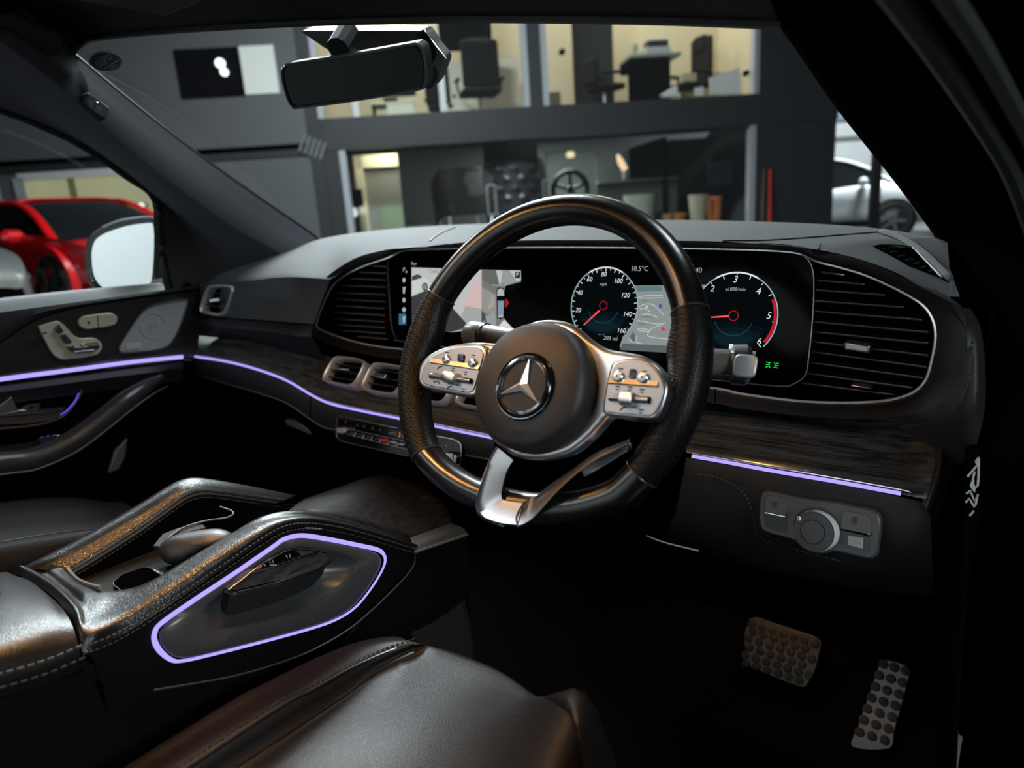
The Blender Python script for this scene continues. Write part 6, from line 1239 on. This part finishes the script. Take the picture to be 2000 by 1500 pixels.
plate_px('lower_flank', Pl((XD-.012, 0, .9), (1, 0, 0)), low, 0, .02, SMO, con)
# tall core keeping it solid to the floor
MB().box((0, -.20, .67), (.23, 0, 0), (0, .66, 0), (0, 0, .38)).build('core', MATTE, con)
# light loop, grab-handle panel
L = lambda pts: zz(400, 1040, 5.263, pts)
lp_ = [(590, 1046), (640, 1053), (700, 1065), (735, 1073), (749, 1082), (752, 1098), (742, 1122), (720, 1156), (692, 1188), (655, 1211), (600, 1230), (500, 1257), (400, 1282), (355, 1291), (335, 1289), (315, 1274), (303, 1255), (302, 1237), (314, 1218), (370, 1178), (450, 1125), (530, 1070), (555, 1053)]
lpc = cr([Vector(p) for p in lp_], 5, True)
wdt = [.0027 if (i/len(lpc) > .62 or i/len(lpc) < .20) else .0017 for i in range(len(lpc))]
wdt = [sum(wdt[(i+j) % len(lpc)] for j in range(-5, 6))/11 for i in range(len(lpc))]
MB().sweep([FL.at(*p, .002) for p in lpc], [(x, .6*y) for x, y in circ(8)], (1, 0, 0), closed=True, scale=wdt).build('light_loop', AMB, con)
ctr = Vector((540, 1180)); shr = lambda k, dx=0, dy=0: [ctr+(p-ctr)*k+Vector((dx, dy)) for p in lpc]
rm = [p*1 for p in lpc]
hp = mat('handle_panel', (.060, .061, .063), .30)
in0 = [FL.at(*p, .001) for p in shr(.965)]; in1 = [FL.at(*p, .004) for p in shr(.955)]; in2 = [FL.at(*p, .005) for p in shr(.90, 0, -2)]
scp = [(470, 1225), (520, 1222), (600, 1198), (650, 1180), (672, 1160), (690, 1130), (699, 1103), (690, 1098), (650, 1085), (560, 1075), (520, 1090), (450, 1150), (420, 1180), (412, 1205), (425, 1224)]
scc = cr([Vector(p) for p in [(438, 1228), (520, 1212), (600, 1188), (645, 1166), (672, 1143), (690, 1115), (698, 1101), (672, 1084), (620, 1072), (580, 1070), (530, 1092), (470, 1133), (418, 1170), (398, 1196), (410, 1220)]], 7, True)
# match loop order: resample the scoop by angle round a shared centre
def by_angle(C, n=90, c0=Vector((548, 1150))):
    P = sorted([(math.atan2(p.y-c0.y, p.x-c0.x), p) for p in C]); out = []
    for k in range(n):
        t = -math.pi+2*math.pi*k/n; j = 0
        while j < len(P) and P[j][0] < t: j += 1
        a, b = P[j-1], P[j % len(P)]; ta = a[0]-(2*math.pi if j == 0 else 0); tb = b[0]+(2*math.pi if j == len(P) else 0)
        out.append(a[1].lerp(b[1], (t-ta)/(tb-ta) if tb > ta else 0))
    return out
dpo = by_angle(cr([Vector(p) for p in dp], 6, True), 120); lpo = by_angle(shr(1.0), 120)
MB().grid([[FL.at(*p, -.02) for p in dpo], [FL.at(*p, 0) for p in dpo], [FL.at(*a.lerp(b, .5), .0006) for a, b in zip(dpo, lpo)], [FL.at(*p, 0) for p in lpo], [FL.at(*p, -.006) for p in lpo]], cu=True).build('driver_flank', SMO, con, ang=50)
loopA, loopS = by_angle([FLp for FLp in shr(.965)]), by_angle(scc)
mid_ = [a.lerp(b, .12) for a, b in zip(loopA, loopS)]
c0 = Vector((535, 1115))
pan = MB().grid([[FL.at(*p, .0005) for p in loopA], [FL.at(*p, .004) for p in mid_], [FL.at(*a.lerp(b, .93), .0055) for a, b in zip(loopA, loopS)], [FL.at(*p, .003) for p in loopS],
                 [FL.at(*(c0+(p-c0)*.90), -.004) for p in loopS], [FL.at(*(c0+(p-c0)*.62), -.020) for p in loopS], [FL.at(*(c0+(p-c0)*.30), -.036) for p in loopS], [FL.at(*(c0+(p-c0)*.02), -.038) for p in loopS]], cu=True)
pan.build('handle_panel', hp, con, ang=80)
# grab bar: wood-topped blade standing in the scoop
GB = Pl((XD+.010, 0, .9), (1, 0, 0))
bw = L([(245, 590), (330, 520), (440, 430), (510, 395), (700, 360), (960, 262), (1150, 205), (1240, 228), (1250, 270), (1200, 330), (1050, 400), (800, 480), (500, 550), (330, 590)])
gb = plate_px('grab_handle', GB, rnd(bw, 3), .004, .012, mat('handle_wood', (.020, .019, .018), .35, var=((10, 40, 200), (.060, .058, .055))), con, bevel=.0015)
MB().tube([GB.at(*p, .006) for p in cr([Vector(p) for p in L([(220, 600), (300, 628), (420, 605), (700, 535), (950, 450), (1120, 385), (1230, 330), (1290, 290)])], 5)], .0022, n=8, up=(1, 0, 0)).build('handle_chrome', CHROME, gb)
MB().tube([GB.at(*p, .0055) for p in L([(500, 402), (700, 362), (960, 262), (1155, 205)])], .0012, n=6, up=(1, 0, 0)).build('handle_line', CHROME, gb)
MB().tube([GB.at(*p, .0055) for p in cr([Vector(p) for p in L([(240, 592), (400, 470), (560, 345), (700, 265), (820, 200), (950, 172), (1100, 185), (1300, 222)])], 4)], .0009, n=6, up=(1, 0, 0)).build('handle_line', DCHROME, gb)
plate_px('seat_memory_keys', GB, rnd(L([(530, 390), (640, 300), (830, 190), (930, 180), (990, 230), (970, 262), (740, 345)]), 4), .003, .004, GLOSS, gb, bevel=.001)
plate_px('key_plate', GB, rnd(L([(930, 178), (1040, 180), (1130, 205), (1000, 240)]), 3), .0025, .003, SILVERP, gb)
for (a, b) in (((660, 275), (675, 315)), ((690, 270), (705, 310)), ((835, 235), (850, 262)), ((870, 228), (882, 254)), ((610, 325), (625, 345)), ((670, 335), (735, 335))):
    p, q = L([a, b]); MB().tube([GB.at(*p, .0042), GB.at(*q, .0042)], .0006, n=5, up=(1, 0, 0)).build('key_mark', mat('mark_grey', (.35, .35, .35), .5), gb)
plate_px('handle_body', GB, rnd(L([(255, 600), (300, 630), (420, 608), (700, 540), (950, 455), (1120, 392), (1240, 330), (1220, 430), (1100, 560), (800, 700), (420, 820), (240, 860), (235, 760), (262, 650)]), 6), -.006, .012, mat('handle_body_black', (.016, .017, .018), .30), gb, bevel=.005, seg=3)
# palm rest
pr = thing('palm_rest', 'leather palm rest with chrome edge in the console well', 'palm rest', (0, -.27, zf))
prc = [(310, 1078), (315, 1062), (330, 1050), (360, 1041), (400, 1034), (430, 1033), (452, 1041), (456, 1052), (440, 1066), (405, 1078), (370, 1096), (345, 1104), (322, 1098)]
PPL = Pl(X(380, 1065, .02), (.55, -.55, .63))
pb = cr([Vector(p) for p in prc], 4, True); pcn = Vector((380, 1064))
MB().grid([[PPL.at(*(pcn+(p-pcn)*k), h) for p in pb] for k, h in ((.92, -.045), (.98, -.02), (1, -.004), (.93, .008), (.7, .016), (.35, .020), (.02, .021))], cu=True).build('pad', mat('palm_leather', (.024, .026, .027), .42, bump=('leather', 450, .12)), pr, ang=80)
MB().tube([PPL.at(*p, .002) for p in cr([Vector(p) for p in [(346, 1112), (352, 1098), (362, 1085), (385, 1074), (412, 1066), (440, 1058)]], 4)], .0016, n=6, up=PPL.n).build('chrome_edge', CHROME, pr)
MB().tube([PPL.at(*p, .0) for p in cr([Vector(p) for p in [(344, 1113), (356, 1102), (366, 1090), (390, 1080), (425, 1068)]], 4)], .0010, n=6, up=PPL.n).build('chrome_edge', mat('bronze_line'), pr)
# armrest
ar = thing('armrest', 'grey-lit black leather armrest lid behind the console well', 'armrest', (0, -.5, .9))
a0 = [X(-140, 1150, XP), X(0, 1118, XP), X(22, 1124, XP), X(35, 1130, XP)]
a1 = [X(-140, 1190, -.02), X(0, 1135, -.06), X(50, 1132, -.06), X(68, 1142, -.06)]
a2 = [X(-140, 1240, .06), X(0, 1185, .05), X(85, 1170, .05), X(112, 1178, .05)]
a3 = [X(-140, 1300, .125), X(0, 1255, .12), X(95, 1225, .115), X(138, 1215, .112)]
a4 = [X(-140, 1355, .138), X(0, 1322, .138), X(90, 1295, .137), X(155, 1268, .135)]
a5 = [X(-140, 1400, .134), X(0, 1362, .134), X(90, 1335, .133), X(160, 1308, .131)]
surface('lid', [a0, a1, a2, a3, a4, a5], mat('armrest_leather', (.007, .0075, .0075), .34, bump=('leather', 520, .13)), ar, 5, 5, ang=80)
fe = cr([r[-1] for r in (a0, a1, a2, a3, a4, a5)], 5)
MB().grid([fe, [p+Vector((0, .008, -.012)) for p in fe], [p+Vector((0, .01, -.05)) for p in fe]]).build('lid_front', MATTE, ar)
MB().tube([X(-140, 1190, .0), X(0, 1160, .0), X(68, 1148, -.045)], .0022, n=6).build('lid_split', mat('split_brown', (.03, .022, .015), .4), ar)
sm = MB(); stitches(sm, cr([p+Vector((.003, 0, .004)) for p in a4], 6), (1, 0, 0), .0075, .005, .0009); stitches(sm, cr([p+Vector((.003, 0, -.008)) for p in a4], 6), (1, 0, 0), .0075, .005, .0007); sm.build('stitching', mat('console_thread'), ar, smooth=False, kind='stuff')
# ================================================================== SEATS
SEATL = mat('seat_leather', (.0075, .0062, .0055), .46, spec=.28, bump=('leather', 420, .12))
ds = thing('driver_seat', 'dark leather driver seat cushion with raised stitched bolster', 'car seat', (.38, -.35, .5))
def seat_row(x, px, zb, back=(-.86, -.68, -.52)):
    F_ = [X(u, v, x_) for u, v, x_ in px]; z0 = F_[0].z; y0 = F_[0].y
    return [Vector((x, y, zb+(z0-zb)*max(0, (y+.86)/(y0+.86))**1.5)) for y in back]+F_
s0 = seat_row(.165, [(420, 1400, .165), (520, 1345, .165), (620, 1297, .165), (700, 1268, .175), (770, 1258, .19)], .88)
s1 = seat_row(.19, [(430, 1408, .19), (540, 1345, .19), (640, 1290, .19), (720, 1258, .205), (790, 1250, .225)], .90)
s2 = seat_row(.225, [(520, 1400, .225), (610, 1350, .225), (690, 1305, .225), (765, 1272, .235), (815, 1256, .25)], .90)
s3 = seat_row(.235, [(580, 1420, .235), (680, 1355, .235), (740, 1310, .235), (800, 1278, .245), (842, 1263, .26)], .895)
e3, e6 = X(872, 1276, .285), X(1045, 1360, .46)
def mid_row(x, zc, front):
    return [Vector((x, y, zc)) for y in (-.86, -.68, -.52, -.40, -.31, -.24, -.175)]+[front]
s4 = mid_row(.28, .878, e3); s5 = mid_row(.37, .872, X(965, 1312, .37)); s6 = mid_row(.46, .874, e6); s7 = mid_row(.525, .880, X(1115, 1390, .525))
s8 = mid_row(.56, .892, Vector((.56, s7[-1].y-.035, s7[-1].z-.012))); s9 = mid_row(.60, .885, Vector((.60, s7[-1].y-.07, s7[-1].z-.03)))
s10 = [p+Vector((.025, 0, -.10)) for p in s9]
for r in (s4, s5, s6, s7): r[-2].z = r[-1].z-.002; r[-3].z = .5*(r[-4].z+r[-2].z)
rows_ = [[p+Vector((-.008, 0, -.12)) for p in s0], s0, s1, s2, s3, s4, s5, s6, s7, s8, s9, s10]
rows_ = [r+[r[-1]+Vector((0, .008, -.022)), r[-1]+Vector((0, .008, -.11))] for r in rows_]
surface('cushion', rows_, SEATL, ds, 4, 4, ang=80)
for r, w_ in ((s2, .0016), (s3, .0022)):
    MB().tube(cr([p+Vector((0, 0, .001)) for p in r], 6)[:-5], w_, n=6).build('piping', mat('piping_seat', (.010, .009, .009), .35), ds)
sm = MB(); stitches(sm, cr([p+Vector((-.006, 0, .003)) for p in s2], 6), (0, 0, 1), .006, .004, .0005); sm.build('stitching', mat('seat_thread', (.02, .018, .016), .8), ds, smooth=False, kind='stuff')
MB().box((.39, -.48, .69), (.42, 0, 0), (0, .62, 0), (0, 0, .28)).build('seat_base', MATTE, ds, bevel=.02)
ps = thing('passenger_seat', 'dark brown leather passenger seat cushion beyond the console', 'car seat', (-.42, -.3, .5))
q0 = [X(-140, 1010, -.62), X(0, 985, -.62), X(120, 975, -.62), X(210, 985, -.60)]
q1 = [X(-140, 1040, -.45), X(0, 1015, -.45), X(130, 1000, -.45), X(235, 1005, -.43)]
q2 = [X(-140, 1085, -.25), X(0, 1060, -.25), X(130, 1040, -.25), X(240, 1030, -.25)]
q3 = [X(-140, 1110, -.19), X(0, 1085, -.19), X(130, 1062, -.19), X(230, 1045, -.19)]
rr_ = [[p+Vector((-.02, 0, -.12)) for p in q0], q0, q1, q2, q3, [p+Vector((.01, 0, -.12)) for p in q3]]
rr_ = [r+[r[-1]+Vector((0, .03, -.02)), r[-1]+Vector((0, .03, -.12))] for r in rr_]
surface('cushion', rr_, mat('seat_leather_shaded', (.003, .0027, .0026), .6, spec=.15), ps, 4, 4, ang=80)  # seat leather darkened in colour for the dim far side
MB().tube(cr(q2, 5), .002, n=6).build('piping', mat('piping_seat'), ps)
MB().box((-.42, -.25, .66), (.36, 0, 0), (0, .26, 0), (0, 0, .2)).build('seat_base', MATTE, ps, bevel=.02)
# ================================================================== FOOTWELL
ft_ = MB().grid([[(-.725, -.9, .46), (.746, .0, .46)], [(-.725, .38, .46), (.746, .38, .46)], [(-.725, .58, .57), (.746, .58, .57)]]).build('footwell_carpet', CARPET, None, smooth=False)
tag(ft_, 'black carpet covering the footwell floor under the pedals', 'carpet')
cpt = surface('tunnel_carpet', [[X(800, 1235, .128), X(850, 1210, .128), X(905, 1170, .128)], [X(820, 1275, .135), X(870, 1255, .135), X(918, 1225, .135)], [X(840, 1330, .145), X(900, 1310, .145), X(925, 1290, .145)]], mat('grey_carpet', (.018, .018, .019), .95, bump=('noise', 420, 1.0), spec=.1), None, 5, 5, solid=.006)
tag(cpt, 'dark grey carpet edge between console front and seat bolster', 'carpet')
def pedal(name, label, outline, y, tilt, rows_px, r, top):
    n_ = Vector((.02, -math.cos(rad(tilt)), math.sin(rad(tilt)))); pl = Pl(Y(*outline[0], y), n_)
    t = thing(name, label, 'pedal', pl.at(*outline[0]))
    O = cr([Vector(p) for p in outline], 3, True)
    pad_ = plate_px('pad', pl, O, 0, .010, mat('pedal_steel', (.13, .127, .12), .36, 1, bump=('noise', 300, .04)), t, bevel=.002)
    ex = Vector((1, 0, 0)); ey = n_.cross(ex).normalized()
    for (u, v) in rows_px:
        c = pl.at(u, v, .0)
        MB().lathe(c, n_, [(r*1.1, -.001), (r*1.05, .0028), (r*.6, .0034), (.0005, .0034)], 14, e=ex).build('rubber_stud', mat('stud_rubber', (.006, .005, .005), .6), t)
    return t, pl
rows_b = []
z8 = lambda pts: zz(1430, 1180, 5, pts)
tl_, tr_, bl_, br_ = Vector((190, 195)), Vector((805, 390)), Vector((135, 600)), Vector((690, 745))
for i, (n, k) in enumerate(((7, 0.0), (7, .165), (7, .36), (7, .56), (7, .76), (6, .94))):
    for j in range(n):
        t = (j+.0)/(6)+(.04 if i % 2 else 0); a = tl_.lerp(tr_, t); b = Vector((105, 590)).lerp(Vector((730, 790)), t); p = a.lerp(b, k)
        if t < 1.02: rows_b.append((p.x, p.y))
bo = z8([(150, 180), (175, 145), (230, 130), (330, 158), (580, 240), (820, 318), (865, 350), (880, 400), (860, 480), (820, 640), (760, 760), (715, 815), (650, 810), (470, 745), (280, 665), (180, 620), (135, 540), (112, 380), (115, 270)])
bp_, bpl = pedal('brake_pedal', 'wide steel brake pedal with black rubber studs', bo, .47, 28, z8(rows_b), .0062, None)
MB().sweep([bpl.at(*p, .0005) for p in z8([(165, 150), (230, 130), (330, 158), (580, 240), (820, 318), (870, 360)])], [(.0012*x, .0012*y) for x, y in circ(6)], bpl.n).build('bright_rim', SWC, bp_)
MB().tube([bpl.at(1560, 1250, -.012), bpl.at(1572, 1205, -.06)+Vector((0, .06, .12))], .010, n=8, up=(1, 0, 0)).build('arm', MATTE, bp_)
rows_a = z8([(1478, 585), (1585, 618), (1695, 652), (1437, 695), (1550, 728), (1663, 765), (1400, 805), (1513, 842), (1628, 880), (1362, 913), (1478, 952), (1595, 990), (1322, 1022), (1440, 1065), (1562, 1103), (1285, 1130), (1405, 1180), (1525, 1215), (1245, 1250), (1365, 1290), (1490, 1330)])
ao = z8([(1428, 590), (1445, 550), (1490, 536), (1580, 550), (1680, 582), (1735, 615), (1750, 660), (1725, 760), (1650, 1040), (1590, 1250), (1540, 1420), (1160, 1400), (1220, 1190), (1310, 930), (1390, 700)])
pedal('accelerator_pedal', 'narrow steel accelerator pedal with black rubber studs, right of the brake', ao, .50, 35, rows_a, .0066, None)
